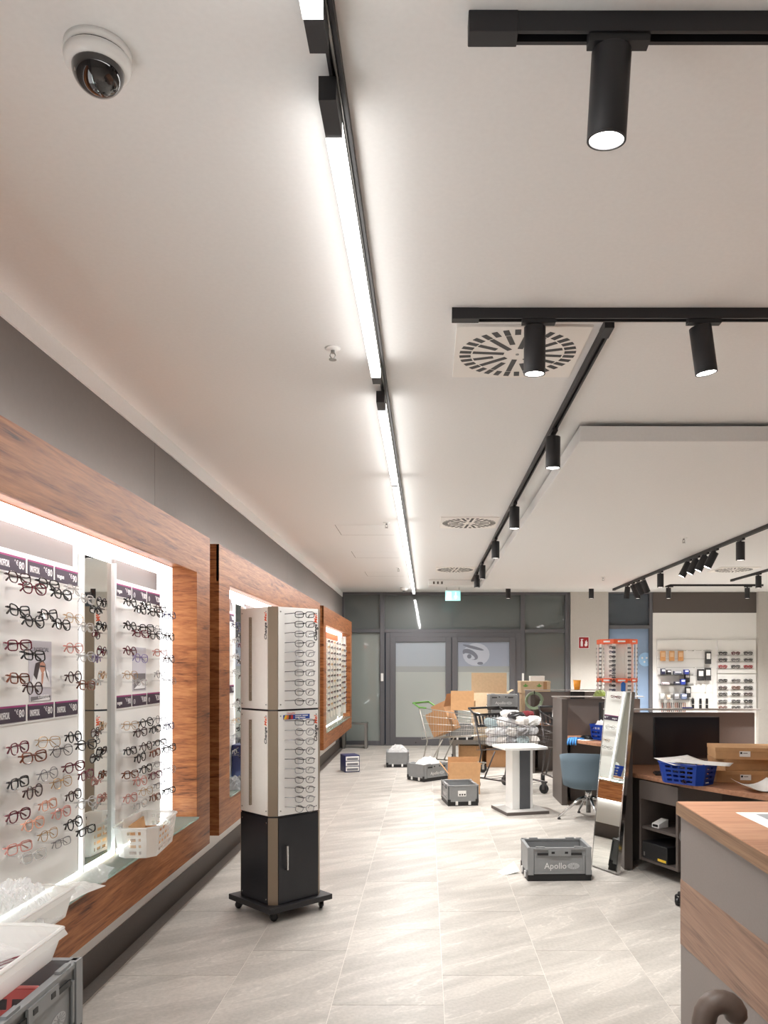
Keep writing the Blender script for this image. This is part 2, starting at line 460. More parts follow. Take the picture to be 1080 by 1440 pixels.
for k, (a, b2) in enumerate(((-0.74, 0.50), (0.51, 1.79))):
    d = struct_root('door_%d' % (k+1))
    yy = YB-0.07-0.03*k
    bars(d, [(a,a+0.115,0,2.19), (b2-0.12,b2,0,2.19)], yy, yy+0.06, name='stile')
    bars(d, [(a+0.115,b2-0.12,2.09,2.19), (a+0.115,b2-0.12,0,0.17)], yy, yy+0.06, name='rail')
    pane(d, a+0.115, b2-0.12, 0.17, 1.485, M_glass_door, yy+0.03)
    pane(d, a+0.115, b2-0.12, 1.60, 2.09, M_glass_band if k else film('pale_blue_film_glass', srgb(158,166,174)), yy+0.03)
    pane(d, a+0.115, b2-0.12, 1.485, 1.60, film('film_stripe', srgb(150,155,154)), yy+0.03)
    MB().lathe([(0.001,yy-0.004),(0.012,yy-0.004),(0.012,yy)],0,0,12,'y').build('keyhole', M_blackplastic, d).location = ((a+b2)/2-0.1, 0, 0.06)
    if k == 1:      # picture of an eye on the film
        ed = mat('eye_print_dark', srgb(112,116,128), 0.5); el = mat('eye_print_light', srgb(176,182,194), 0.5)
        ex, ez, y0 = 0.88, 1.78, yy+0.0285
        def ell(cx, cz, rx, rz, m, dy, a0=0, tilt=0.0, nm='eye_print'):
            p = [(cx+rx*math.cos(t)*math.cos(tilt)-rz*math.sin(t)*math.sin(tilt), cz+rx*math.cos(t)*math.sin(tilt)+rz*math.sin(t)*math.cos(tilt)) for t in [2*PI*i/20 for i in range(20)]]
            MB().prism_axis(p, y0-dy, y0-dy+0.0006, 'y').build(nm, m, d)
        ell(ex+0.12, ez+0.06, 0.27, 0.23, el, 0.0004)
        ell(ex+0.0, ez+0.06, 0.17, 0.09, ed, 0.0010, tilt=-0.5)
        ell(ex-0.02, ez+0.02, 0.12, 0.05, el, 0.0016, tilt=-0.4)
        ell(ex-0.02, ez+0.02, 0.045, 0.045, ed, 0.0022)
        ell(ex+0.06, ez+0.20, 0.22, 0.03, ed, 0.0010, tilt=-0.25)
        ell(ex+0.20, ez-0.12, 0.06, 0.03, ed, 0.0010)
d = struct_root('trim_6')         # casing round both doors
bars(d, [(-0.83,-0.74,0,2.28), (1.79,1.90,0,2.28), (-0.74,1.79,2.19,2.28)], YB-0.06, YB+0.06, name='casing')
w4 = struct_root('window_4')      # bluish tall window beside the white wall
bars(w4, [(3.66,3.69,0,CEIL), (4.50,4.57,0,CEIL), (3.69,4.50,2.36,2.43), (3.69,4.50,CEIL-0.03,CEIL), (3.69,4.50,0,0.09)])
pane(w4, 3.69, 4.50, 2.43, CEIL-0.03, M_glass_bluetop); pane(w4, 3.69, 4.50, 0.09, 2.36, M_glass_blue)
MB().lathe([(0.001,YG-0.0015),(0.14,YG-0.0015),(0.14,YG)],0,0,28,'y').build('round_emblem', mat('emblem_blue', srgb(150,190,226), 0.5), w4).location = (4.44, 0, 1.74)
for (dx, dz) in ((-0.045,0.03),(0.045,0.03),(0,-0.05)):
    MB().lathe([(0.001,YG-0.0025),(0.02,YG-0.0025),(0.02,YG-0.0014)],0,0,12,'y').build('emblem_dot', M_printwhite, w4).location = (4.42+dx, 0, 1.74+dz)

structure(MB().box(-0.925,-0.875,YB-0.075,YB-0.05,1.30,1.46).box(-0.912,-0.888,YB-0.08,YB-0.075,1.36,1.40).build('trim_7', M_whiteplastic))
structure(MB().box(1.925,1.965,YB-0.075,YB-0.05,1.30,1.46).box(1.934,1.956,YB-0.08,YB-0.075,1.36,1.40).build('trim_8', M_whiteplastic))

# ------------------------------------------------------------------ ceiling fixtures
# dropped white ceiling panel
pf = thing('ceiling_raft', 'large white dropped panel floating below the ceiling', 'ceiling panel', (0,0,0))
MB().box(0.94, 4.10, 4.80, 13.9, 2.98, 3.075).build('panel', M_ceil, pf, bevel=0.004)
MB().box(1.12, 3.92, 4.98, 13.7, 3.07, CEIL).build('support_frame', M_plinth, pf)

def track(label, p0, p1, ztop, w=0.036, h=0.036, ends=True):
    x0, y0 = p0; x1, y1 = p1; L2 = math.hypot(x1-x0, y1-y0); a = math.atan2(y1-y0, x1-x0)
    t = thing('lighting_track', label, 'lighting track', (x0, y0, ztop), a, 'black lighting tracks')
    MB().box(0, L2, -w/2, w/2, -h*0.45, 0).build('rail_top', M_black, t)
    MB().box(0, L2, -w/2, -w/2+0.010, -h, -h*0.45).build('rail_side', M_black, t)
    MB().box(0, L2, w/2-0.010, w/2, -h, -h*0.45).build('rail_side', M_black, t)
    if ends: MB().box(-0.004, 0.11, -w/2-0.003, w/2+0.003, -h-0.003, 0).build('end_feed', M_black, t, bevel=0.002)
    return t
track('black ceiling track crossing above the wooden counter, nearest the dome camera', (0.10,1.81), (4.5,1.81), CEIL, 0.042, 0.046)
track('black ceiling track crossing just before the square air vent', (0.11,3.29), (5.5,3.29), CEIL, 0.04, 0.044)
track('long black ceiling track running along the edge of the dropped panel', (0.79,3.38), (0.79,13.9), CEIL)
track('black track under the dropped panel carrying the two clusters of four spots', (3.317,13.88), (3.317,4.85), 2.98)
track('black ceiling track crossing in front of the glazed doors behind the dropped panel', (1.2,14.3), (6.15,14.3), CEIL)
track('short black ceiling track beside the far vent beyond the dropped panel', (5.26,13.5), (5.26,5.5), CEIL)

spot_body = MB().lathe([(0.0452,-0.19),(0.0455,-0.188),(0.0455,-0.002),(0.043,0.0),(0.001,0.0)], seg=28).mesh('body', M_black, True)
spot_rim = MB().lathe([(0.0455,-0.190),(0.0455,-0.194),(0.040,-0.194),(0.040,-0.186)], seg=28).mesh('rim', M_black)
lens_on = MB().lathe([(0.001,-0.191),(0.0398,-0.191),(0.0398,-0.186)], seg=24).mesh('lens', M_spotlit)
lens_dim = MB().lathe([(0.001,-0.191),(0.0398,-0.191),(0.0398,-0.186)], seg=24).mesh('lens', M_spotdim)
adapter = MB().box(-0.016,0.016,-0.085,0.055,-0.018,0.012).box(-0.008,0.008,-0.01,0.01,-0.03,-0.018).mesh('adapter', M_black)
def spot(x, y, ztrack, label, tilt=(0,0), on=True, along='y', power=1.0, cone=64):
    """ztrack: underside of its track; the can hangs just below"""
    s = thing('track_spotlight', label, 'spotlight', (x, y, ztrack), 0, 'black cylinder spotlights on the ceiling tracks')
    put('adapter', adapter, s, (0,0,0), (0,0,0 if along == 'y' else PI/2))
    top = -0.03
    b = put('body', spot_body, s, (0,0,top), (tilt[0], tilt[1], 0))
    put('rim', spot_rim, b)
    put('lens', lens_on if on else lens_dim, b)
    ld = bpy.data.lights.new('spot_beam', 'SPOT'); ld.energy = SPOT*power; ld.spot_size = R(cone); ld.spot_blend = 0.75
    ld.shadow_soft_size = 0.03; ld.color = (1.0, 0.98, 0.955)
    lo = bpy.data.objects.new('spot_beam', ld); C.objects.link(lo); lo.parent = b; lo.location = (0,0,-0.21)
    return s
ZT = CEIL-0.046
spot(0.428, 1.81, ZT, 'largest black cylinder spotlight, on the crossing track by the dome camera', (R(7), R(2)), along='x', power=0.55)
spot(0.455, 3.29, ZT+0.003, 'black cylinder spotlight hanging in front of the square air vent', (R(4), 0), along='x', power=0.6)
spot(1.150, 3.29, ZT+0.003, 'tilted black cylinder spotlight on the track crossing before the vent', (R(3), R(-9)), along='x', power=0.6)
for k, (y, pw) in enumerate(((4.89,1.4),(7.04,2.0),(8.98,2.1),(11.1,1.8),(12.3,2.2))):
    spot(0.79, y, CEIL-0.036, '%s black spotlight along the edge of the dropped panel, counted from the vent' % ORD[k], (R(2), 0), on=(k < 2), power=pw)
for k, y in enumerate((9.0, 9.3, 9.6, 9.9)):
    spot(3.317, y, 2.944, '%s of the four tilted spotlights in the brighter lit cluster' % ORD[k], (R(8), R(25)), power=0.8)
spot(3.317, 8.27, 2.944, 'upright spotlight just before the brighter cluster under the dropped panel', on=False, power=1.8)
spot(3.317, 11.1, 2.944, 'upright spotlight between the two clusters under the dropped panel', on=False, power=1.8)
for k, y in enumerate((12.0, 12.3, 12.6, 12.9)):
    spot(3.317, y, 2.944, '%s of the four tilted spotlights in the farther cluster' % ORD[k], (R(6), R(-24) if k < 3 else R(6)), on=(k == 3), power=0.7)
for k, x in enumerate((1.49, 3.01, 3.86, 4.42, 5.86)):
    spot(x, 14.3, CEIL-0.036, '%s spotlight on the track before the back wall, counted from the exit sign' % ORD[k], on=False, along='x', power=1.7 if k else 0.8, cone=115)
spot(5.26, 12.4, CEIL-0.036, 'black spotlight on the short track by the far ceiling vent', on=False, power=1.8)
# lamps of the same kind on the part of the first track outside the picture
for k, (x, y) in enumerate(((2.1,1.81),(3.6,1.81),(2.6,3.29),(4.1,3.29))):
    spot(x, y, ZT, '%s of the black spotlights farther along the two crossing tracks' % ORD[k], (R(4), 0), along='x', power=0.8)
for k, (x, y) in enumerate(((5.26,10.6),(5.26,8.4),(5.26,6.3),(3.317,6.3))):
    spot(x, y, CEIL-0.036 if x > 4 else 2.944, '%s black spotlight above the desks, beyond the edge of the frame' % ORD[k], power=1.9)

# ---- line of light tubes along the ceiling
lt = thing('lighting_track', 'long black ceiling track carrying the row of lit white tubes', 'lighting track', (-0.225, 0, CEIL), 0, 'black lighting tracks')
MB().box(-0.017,0.017,-2.6,15.4,-0.014,0).build('rail_top', M_black, lt)
MB().box(-0.017,-0.009,-2.6,15.4,-0.032,-0.014).build('rail_side', M_black, lt)
MB().box(0.009,0.017,-2.6,15.4,-0.032,-0.014).build('rail_side', M_black, lt)
MB().box(-0.003,0.003,-2.6,15.4,-0.026,-0.014).build('conductor', M_steel, lt)
tubes = [(2.085,3.81,'lit white tube, longest in view, ending above the fire sprinkler'),
         (4.31,6.07,'lit white tube between the dark track gap and the small joint'),
         (6.20,7.93,'lit white tube between the two small joints of the row'),
         (8.05,15.2,'lit white tube nearest the glazed doors, beside the last sprinkler'),
         (0.0,1.70,'lit white tube whose end shows above the dark stretch of track'),
         (-2.3,-0.2,'lit white tube of the row behind the viewer')]
for (a, b, lab) in tubes:
    t = thing('linear_light', lab, 'light', (-0.247, a, CEIL-0.032), 0, 'row of linear lights on the ceiling')
    Lh = b-a
    MB().box(-0.021,0.021,0,Lh,-0.018,0).build('housing', M_black, t)
    MB().box(-0.022,0.022,0,Lh,-0.062,-0.018).build('diffuser', M_tube, t)
    ad = bpy.data.lights.new('tube_light', 'AREA'); ad.shape = 'RECTANGLE'; ad.size = 0.042; ad.size_y = Lh; ad.energy = TUBE_W*Lh*(0.45 if a < 4 else 1.5); ad.color = (1.0, 0.985, 0.965)
    ao = bpy.data.objects.new('tube_light', ad); C.objects.link(ao); ao.parent = t; ao.location = (0, Lh/2, -0.064)
    if b not in (6.07, 7.93):
        e = 0.10
        MB().box(-0.022,0.022,Lh,Lh+e,-0.058,0).build('end_cap', M_black, t)
    if a not in (6.20, 8.05):
        MB().box(-0.022,0.022,-0.14,0,-0.06,0).build('end_cap', M_black, t)
    if b in (6.07, 7.93): MB().box(-0.022,0.022,Lh,Lh+0.05,-0.062,0).build('end_cap', M_steel, t)

# ---- swirl vents
def vent(x, y, label, s=0.60):
    v = thing('ceiling_vent', label, 'vent', (x, y, CEIL), 0, 'square swirl vents in the ceiling')
    z = -0.012
    MB().box(-s/2, s/2, -s/2, s/2, z, 0).build('plate', M_whitevent, v, bevel=0.002)
    slot = MB(); n = 32
    for k in range(n):
        a = 2*PI*(k+0.5)/n
        def blk(r0, r1, w):
            ca, sa = math.cos(a), math.sin(a)
            P = [(r0*ca+sa*w, r0*sa-ca*w), (r1*ca+sa*w, r1*sa-ca*w), (r1*ca-sa*w, r1*sa+ca*w), (r0*ca-sa*w, r0*sa+ca*w)]
            slot.prism(P, z-0.0015, z+0.004)
        blk(0.222, 0.276, 0.0135)
        if k % 4 == 0: blk(0.065, 0.214, 0.0125)
        elif k % 4 == 2: blk(0.118, 0.214, 0.0125)
    stuff(slot.build('air_slots', M_blackplastic, v))
    MB().lathe([(0.001,z-0.003),(0.008,z-0.003),(0.008,z)], seg=10).build('screw', M_steel, v)
    return v
vent(0.432, 3.73, 'square white swirl vent nearest, half hidden behind a spotlight')
vent(0.44, 8.14, 'second square swirl vent, midway along the dropped panel')
vent(0.44, 12.08, 'third square swirl vent, close to the exit sign')
vent(4.75, 12.1, 'square swirl vent by the short track beyond the dropped panel')

def sprinkler(x, y, z, label):
    s = thing('fire_sprinkler', label, 'sprinkler', (x, y, z), 0, 'fire sprinklers in the ceiling')
    MB().lathe([(0.001,-0.010),(0.012,-0.010),(0.030,-0.006),(0.038,0.0)], seg=20).build('rosette', M_whiteplastic, s, True)
    b = MB(); b.lathe([(0.009,-0.024),(0.009,-0.008)], seg=10)
    b.tube([(0.008,0,-0.022),(0.013,0,-0.035),(0.004,0,-0.05)], 0.0028, 5); b.tube([(-0.008,0,-0.022),(-0.013,0,-0.035),(-0.004,0,-0.05)], 0.0028, 5)
    b.build('yoke', M_steel, s)
    MB().lathe([(0.001,-0.055),(0.018,-0.055),(0.018,-0.052),(0.006,-0.049)], seg=14).build('deflector', M_steel, s)
sprinkler(-0.443, 3.69, CEIL, 'fire sprinkler beside the longest light tube, nearest the viewer')
sprinkler(-0.42, 8.17, CEIL, 'fire sprinkler beside the second joint of the tube row')
sprinkler(-0.43, 11.9, CEIL, 'fire sprinkler farthest along the tube row')
sprinkler(2.76, 8.4, 2.98, 'fire sprinkler in the dropped panel near the lit cluster')
sprinkler(2.73, 12.1, 2.98, 'fire sprinkler in the dropped panel toward the back wall')

dc = thing('dome_camera', 'white ceiling dome camera with dark tinted dome', 'security camera', (-0.800, 1.905, CEIL))
dc.scale = (0.92, 0.92, 0.92)
MB().lathe([(0.080,-0.022),(0.084,-0.018),(0.084,0.0),(0.02,0.0)], seg=40).build('base_ring', M_whiteplastic, dc, True)
MB().lathe([(0.081,-0.0255),(0.081,-0.021)], seg=40).build('shadow_gap', M_blackplastic, dc)
MB().lathe([(0.064,-0.054),(0.071,-0.053),(0.081,-0.044),(0.085,-0.026),(0.02,-0.0255)], seg=40).build('housing', M_whiteplastic, dc, True)
MB().lathe([(0.001,-0.1145)]+[(0.066*math.sin(t), -0.0525-0.062*math.cos(t)) for t in [0.15*i for i in range(1,11)]]+[(0.066,-0.0525)], seg=36).build('dome', mat('tinted_dome', srgb(28,25,26), 0.04, coat=1.0), dc, True)
MB().tube([(0.032*math.cos(t)-0.012, -0.040-0.008*math.sin(t), -0.078+0.030*math.sin(t)) for t in [PI*0.15*i for i in range(1,8)]], 0.0022, 6).build('lens_bracket', M_steel, dc)

ex = thing('exit_sign', 'glowing turquoise emergency exit sign hanging below the ceiling', 'exit sign', (0.485, 14.5, 2.91))
MB().box(-0.14,0.14,-0.02,0.02,-0.095,0.085).build('housing', M_exit, ex, bevel=0.004)
MB().box(-0.14,0.14,-0.022,0.022,0.085,0.10).build('top_bar', M_whiteplastic, ex)
MB().box(-0.12,-0.112,-0.003,0.003,0.10,0.19).box(0.112,0.12,-0.003,0.003,0.10,0.19).build('hanger', M_steel, ex)
pic = MB(); y = -0.0215
pic.box(-0.11,-0.03,y,y+0.001,-0.075,0.065)
pic.box(0.045,0.06,y,y+0.001,-0.015,0.055)
pic.prism_axis([(0.02,-0.01),(0.085,-0.01),(0.0525,-0.065)], y, y+0.001, 'y')
pic.build('pictogram', M_exitwhite, ex)
run = MB(); y2 = y-0.0012
run.lathe([(0.001,y2),(0.011,y2),(0.011,y2+0.0008)], 0, 0, 10, 'y')
man = MB(); man.prism_axis([(-0.075,0.02),(-0.06,0.03),(-0.05,-0.01),(-0.045,-0.06),(-0.058,-0.06),(-0.063,-0.02),(-0.08,-0.06),(-0.093,-0.05),(-0.078,-0.01)], y2, y2+0.0008, 'y')
man.build('running_figure', M_exit, ex)
run.build('running_head', M_exit, ex).location = (-0.062, 0, 0.044)

ac = thing('air_outlet', 'long flat grey air outlet box on the ceiling by the doors', 'air outlet', (0.45, 13.7, CEIL))
MB().box(-0.42,0.44,-0.15,0.15,-0.10,0).build('housing', M_ceil, ac, bevel=0.012)
for k in range(3): MB().box(-0.34+k*0.07,-0.31+k*0.07,-0.153,-0.146,-0.075,-0.03).build('slot', M_plinth, ac)
sd = thing('smoke_detector', 'small round smoke detector near the end of the tube row', 'smoke detector', (-0.43, 14.9, CEIL))
MB().lathe([(0.03,-0.06),(0.06,-0.05),(0.07,-0.02),(0.07,0)], seg=20).build('housing', M_whiteplastic, sd, True)
MB().lathe([(0.001,-0.075),(0.028,-0.072),(0.03,-0.058)], seg=16).build('sensor', M_blackplastic, sd, True)
for (x0, x1, y0, y1) in ((-0.97,-0.37,8.29,8.92), (-0.98,-0.38,10.2,10.8), (-0.98,-0.38,12.4,13.0)):
    h = structure(MB().box(x0, x1, y0, y1, CEIL-0.0016, CEIL).build('trim_9', M_ceil))
    MB().box(x0,x1,y1-0.002,y1+0.004,CEIL-0.002,CEIL).build('joint', M_plinth, h)
    MB().box(x0-0.004,x0+0.001,y0,y1,CEIL-0.002,CEIL).build('joint', M_plinth, h)

# ------------------------------------------------------------------ eyeglasses
def lens_outline(kind, side, n=18):
    pts = []
    for i in range(n):
        t = 2*PI*i/n; c, s = math.cos(t), math.sin(t)
        if kind == 'square': e, a, b = 0.55, 0.026, 0.0185
        elif kind == 'round': e, a, b = 1.0, 0.0245, 0.0225
        elif kind == 'panto': e, a, b = 0.78, 0.0255, 0.0205
        elif kind == 'cat': e, a, b = 0.7, 0.027, 0.019
        elif kind == 'pilot': e, a, b = 0.75, 0.0275, 0.0215
        else: e, a, b = 0.6, 0.026, 0.0155           # narrow
        x = a*math.copysign(abs(c)**e, c); z = b*math.copysign(abs(s)**e, s)
        if kind == 'cat': z += 0.006*(x/a if x > 0 else 0)*(1 if z > 0 else 0.2)
        if kind in ('panto', 'pilot'): x *= 1 + 0.10*(z/b); 
        if kind == 'pilot' and z < 0: x += 0.003
        pts.append((x*side, z))
    return pts
GL = {}
def glasses_meshes(kind, m, r, pose):
    key = (kind, m.name, r, pose)
    if key in GL: return GL[key]
    fr = MB(); out = {}
    for sd in (-1, 1):
        o = [(0.0335*sd+x, -0.004*abs(x+0.0335*sd)/0.06+0.0, z) for x, z in lens_outline(kind, sd)]
        if sd < 0: o = o[::-1]
        fr.tube(o, r, 5, closed=True)
        lm = MB(); c = (0.0335*sd, 0.0, 0.0)
        lm.add([c]+o, [(0, i+1, (i+1) % len(o)+1) for i in range(len(o))])
        out['lens', sd] = lm.mesh('lens', M_lens)
    fr.tube([(-0.0095,0,0.006),(-0.004,-0.002,0.0085),(0.004,-0.002,0.0085),(0.0095,0,0.006)], r*1.05, 5)
    for sd in (-1, 1):
        fr.tube([(0.0575*sd,0,0.009),(0.066*sd,0.001,0.010)], r*1.3, 5)
        hx = 0.066*sd
        if pose == 'folded':
            y0 = 0.008 if sd < 0 else 0.014
            p = [(hx,0.002,0.010),(hx,y0,0.010),(hx-0.05*sd,y0+0.004,0.008),(hx-0.095*sd,y0+0.003,0.004),(hx-0.118*sd,y0,-0.012)]
        elif pose == 'half':
            ang = R(-52) if sd < 0 else R(24)
            dx, dy = -math.sin(ang)*sd, math.cos(ang)
            Lt = 0.075
            p = [(hx,0.002,0.010),(hx+dx*Lt,0.002+dy*Lt,0.010),(hx+dx*(Lt+0.018),0.002+dy*(Lt+0.018),-0.006)]
        else:
            p = [(hx,0.002,0.010),(hx*0.99,0.05,0.010),(hx*0.97,0.095,0.009),(hx*0.94,0.125,-0.010)]
        tm = MB(); tm.tube(p, [r*1.15]*(len(p)-1)+[r*1.5], 5)
        out['temple', sd] = tm.mesh('temple', m)
    out['front'] = fr.mesh('frame_front', m)
    GL[key] = out
    return out
GCOL = {
 'black': mat('acetate_black', srgb(26,22,26), 0.25), 'dark brown': mat('acetate_dark_brown', srgb(64,34,34), 0.25),
 'tortoise': mat('acetate_tortoise', srgb(120,66,44), 0.25, noise=0.5, nscale=90), 'burgundy': mat('acetate_burgundy', srgb(104,26,44), 0.25),
 'rose': mat('acetate_rose', srgb(214,150,140), 0.25), 'peach': mat('acetate_peach', srgb(236,176,150), 0.25),
 'clear': milky('acetate_clear', srgb(226,224,222), 0.5, 0.08), 'gold': mat('metal_gold', srgb(190,150,96), 0.3, 0.9),
 'silver': mat('metal_silver', srgb(130,128,132), 0.3, 0.9), 'lilac': mat('acetate_lilac', srgb(150,136,186), 0.25),
 'navy': mat('acetate_navy', srgb(40,46,92), 0.25), 'gunmetal': mat('metal_gunmetal', srgb(66,62,66), 0.35, 0.7), 'red': mat('acetate_red', srgb(170,40,48), 0.25)}
def glasses(kind, col, r, pose, loc, rot, label, group):
    g = glasses_meshes(kind, GCOL[col], r, pose)
    t = thing('eyeglasses', label, 'glasses', loc, 0, group, rot)
    put('frame_front', g['front'], t)
    for sd in (-1, 1):
        put('lens', g['lens', sd], t); put('temple', g['temple', sd], t)
    return t
def glasses_small(kind, col, r, loc, rot, label, group, pose='folded', scale=None):
    """far away: frame, lenses and temples as one mesh"""
    key = ('one', kind, col, r, pose)
    if key not in GL:
        g = glasses_meshes(kind, GCOL[col], r, pose); b = MB()
        for k, me in g.items():
            b.m(1 if isinstance(k, tuple) and k[0] == 'lens' else 0)
            b.add([v.co[:] for v in me.vertices], [tuple(p.vertices) for p in me.polygons])
        GL[key] = b.mesh('eyeglasses', [GCOL[col], M_lens])
    o = put('eyeglasses', GL[key], None, loc, rot, scale)
    return tag(o, label, 'glasses', group)

# ------------------------------------------------------------------ wall displays on the left
XF = -1.40; XBK = -1.556
def showcase(y0, y1, label, left_jamb=True):
    t = thing('display_case', label, 'wall display', (0, (y0+y1)/2, 0))
    h = (y1-y0)/2; J = 0.285
    MB().box(XBK, XF, -h, h, 2.205, 2.426).build('header', M_woodwall, t, bevel=0.0015)
    MB().box(XF-0.018, XF+0.0005, -h, h, 2.175, 2.425).build('fascia', M_woodwall, t)
    MB().box(XBK, XF, -h, h, 0.458, 0.672).build('bottom_rail', M_woodwall, t, bevel=0.0015)
    MB().box(XBK, XF, h-J, h, 0.672, 2.205).build('jamb', M_woodwall, t, bevel=0.0015)
    if left_jamb: MB().box(XBK, XF, -h, -h+J, 0.672, 2.205).build('jamb', M_woodwall, t, bevel=0.0015)
    MB().box(XL, XBK, -h+0.03, h-0.03, 0.458, 2.42).build('carcass', M_woodwall, t)
    a = -h+(J if left_jamb else 0); b = h-J
    MB().box(XBK, XBK+0.006, a, b, 0.70, 2.20).build('light_panel', M_lightbox, t)
    MB().box(XBK, XF+0.012, a, b, 0.672, 0.684).build('glass_shelf', M_shelfglass, t)
    MB().box(XF-0.044, XF-0.029, a+0.25, b-0.32, 2.195, 2.204).build('lamp_and_fill_bar', M_fillbar, t)  # hidden bar added to brighten the boards; no such lamp in the case
    MB().box(XBK+0.007, XBK+0.022, a+0.02, b-0.12, 0.685, 0.693).build('lamp_and_fill_bar', M_ledlow, t)
    MB().box(XL+0.02, XL+0.05, -h+0.1, h-0.1, 0.440, 0.455).build('under_light', em('dim_led_bar', (1,0.98,0.95,1), 5.0), t)
    MB().box(XL+0.008, XL+0.04, -h+0.02, h-0.02, 2.421, 2.430).build('top_light', em('top_led_bar', (1,0.97,0.93,1), 2.0), t)
    tl = bpy.data.lights.new('top_light', 'AREA'); tl.shape = 'RECTANGLE'; tl.size = 0.02; tl.size_y = 2*h-0.1; tl.energy = 2.6*(2*h-0.1); tl.color = (1, 0.97, 0.94)
    to = bpy.data.objects.new('top_light', tl); C.objects.link(to); to.parent = t; to.location = (XF-0.05, 0, 2.445); to.rotation_euler = (0, PI/2-0.12, 0)
    return t
showcase(0.6, 5.05, 'walnut framed lit wall display nearest the viewer', False)
showcase(5.274, 10.27, 'walnut framed lit wall display behind the eyewear tower')
showcase(10.62, 14.60, 'walnut framed wall display farthest along the wall, by the window')

def fmirror(y0, y1, label):
    t = thing('wall_mirror', label, 'mirror', (XBK+0.006, (y0+y1)/2, 0.684), 0, 'tall narrow mirrors between the display boards')
    h = (y1-y0)/2
    MB().box(0.0, 0.006, -h, h, 0, 1.42).build('mirror_glass', M_mirror, t)
    for s in (-1, 1): MB().box(0.0, 0.026, s*h-(0.018 if s > 0 else 0), s*h+(0.018 if s < 0 else 0), 0, 1.42).build('edge_profile', M_white, t, bevel=0.002)
    return t
fmirror(3.47, 3.845, 'tall narrow mirror between the two nearest lit boards')

acr = MB().box(0, 1, -0.004, 0.004, -0.004, 0.004).mesh('display_arm', M_acrylic)
def board(y0, y1, label, cards, z0=0.70, z1=2.03, low=None):
    """white presenter board with two strips of price cards; front face at local x = 0.02"""
    t = thing('display_board', label, 'display board', (XBK+0.008, y0, 0), 0, 'white presenter boards in the wall displays')
    L2 = y1-y0
    MB().box(0, 0.02, 0, L2, z0, z1).build('panel', M_board, t, bevel=0.0015)
    MB().box(0, 0.012, 0.005, L2-0.03, z1+0.002, 2.128).build('top_plate', mat('top_plate_grey', srgb(126,121,120), 0.7), t)
    for zz in (1.948, 1.392):
        MB().box(0.02, 0.024, 0, L2, zz-0.008, zz-0.002).build('card_rail', M_whiteplastic, t)
        for k, (word, price) in enumerate(cards if zz > 1.5 or not low else low):
            c0 = 0.008+k*L2/3; c1 = c0+L2/3-0.018
            c = MB().box(0.02, 0.0225, c0, c1, zz, zz+0.062).build('price_card', M_purple, t)
            MB().box(0.0225, 0.0230, c0, c1, zz+0.055, zz+0.062).build('stripe', M_magenta, c)
            wl = lettering(word, 0.034 if len(word) > 6 else 0.026, M_printwhite, c, (0.0228, c0+0.012, zz+0.026), (PI/2, 0, PI/2), align='LEFT', bold=0.0007)
            if len(word) > 6: wl.scale = (0.40, 1, 1)
            lettering('*', 0.018, M_printwhite, c, (0.0228, c1-0.078, zz+0.041), (PI/2, 0, PI/2))
            lettering('€', 0.026, M_printwhite, c, (0.0228, c1-0.062, zz+0.036), (PI/2, 0, PI/2))
            lettering(price, 0.040, M_printwhite, c, (0.0228, c1-0.031 if len(price) < 3 else c1-0.034, zz+0.029), (PI/2, 0, PI/2), bold=0.0006)
    return t
def poster(y0, y1, z0, z1, label, kind):
    p = thing('poster', label, 'poster', (XBK+0.0285, (y0+y1)/2, (z0+z1)/2))
    w, h = (y1-y0)/2, (z1-z0)/2
    MB().box(0, 0.0022, -w, w, -h, h).build('sheet', mat('poster_grey', srgb(206,202,210), 0.6), p)
    if kind == 'woman':
        skin = mat('poster_skin', srgb(206,150,126), 0.6); hair = mat('poster_hair', srgb(62,48,50), 0.6); wh = M_printwhite
        def poly(pts, m, dx, nm):
            MB().prism_axis([(a*w, b*h) for a, b in pts], 0.0022+dx, 0.0027+dx, 'x').build(nm, m, p)
        poly([(-0.9,-0.98),(0.9,-0.98),(0.75,-0.35),(0.3,-0.05),(-0.2,-0.1),(-0.6,-0.4)], wh, 0, 'printed_blouse')
        poly([(-0.35,-0.65),(-0.62,-0.45),(-0.45,0.05),(0.2,0.18),(0.42,0.0),(0.5,-0.3),(0.75,-0.75),(0.5,-0.5),(0.35,-0.1),(-0.1,-0.1)], hair, 0.0006, 'printed_hair')
        poly([(-0.1,-0.15),(-0.08,0.05),(0.15,0.12),(0.38,0.02),(0.36,-0.25),(0.12,-0.42)], skin, 0.0012, 'printed_face')
        poly([(0.05,-0.4),(0.28,-0.35),(0.18,-0.75),(0.08,-0.95)], skin, 0.0012, 'printed_neck')
        poly([(-0.08,-0.04),(0.34,-0.06),(0.34,-0.12),(-0.08,-0.10)], hair, 0.0018, 'printed_glasses')
        lettering('UNOFFICIAL', 0.024, mat('poster_print', srgb(110,106,118), 0.6), p, (0.0026, 0, h*0.62), (PI/2,0,PI/2))
    else:
        MB().box(0.0022, 0.0026, -w*0.9, w*0.9, -h*0.95, -h*0.2).build('printed_band', mat('poster_dark', srgb(122,118,122), 0.6), p)
        MB().prism_axis([(-w*0.85,-h*0.9),(w*0.3,-h*0.55),(w*0.85,-h*0.5),(w*0.8,-h*0.9)], 0.0026, 0.003, 'x').build('printed_swoosh', M_printwhite, p)
        if kind == 'text':
            lettering('Lounge', 0.03, M_printwhite, p, (0.0028, 0.02, -h*0.15), (PI/2,0,PI/2), shear=0.2)

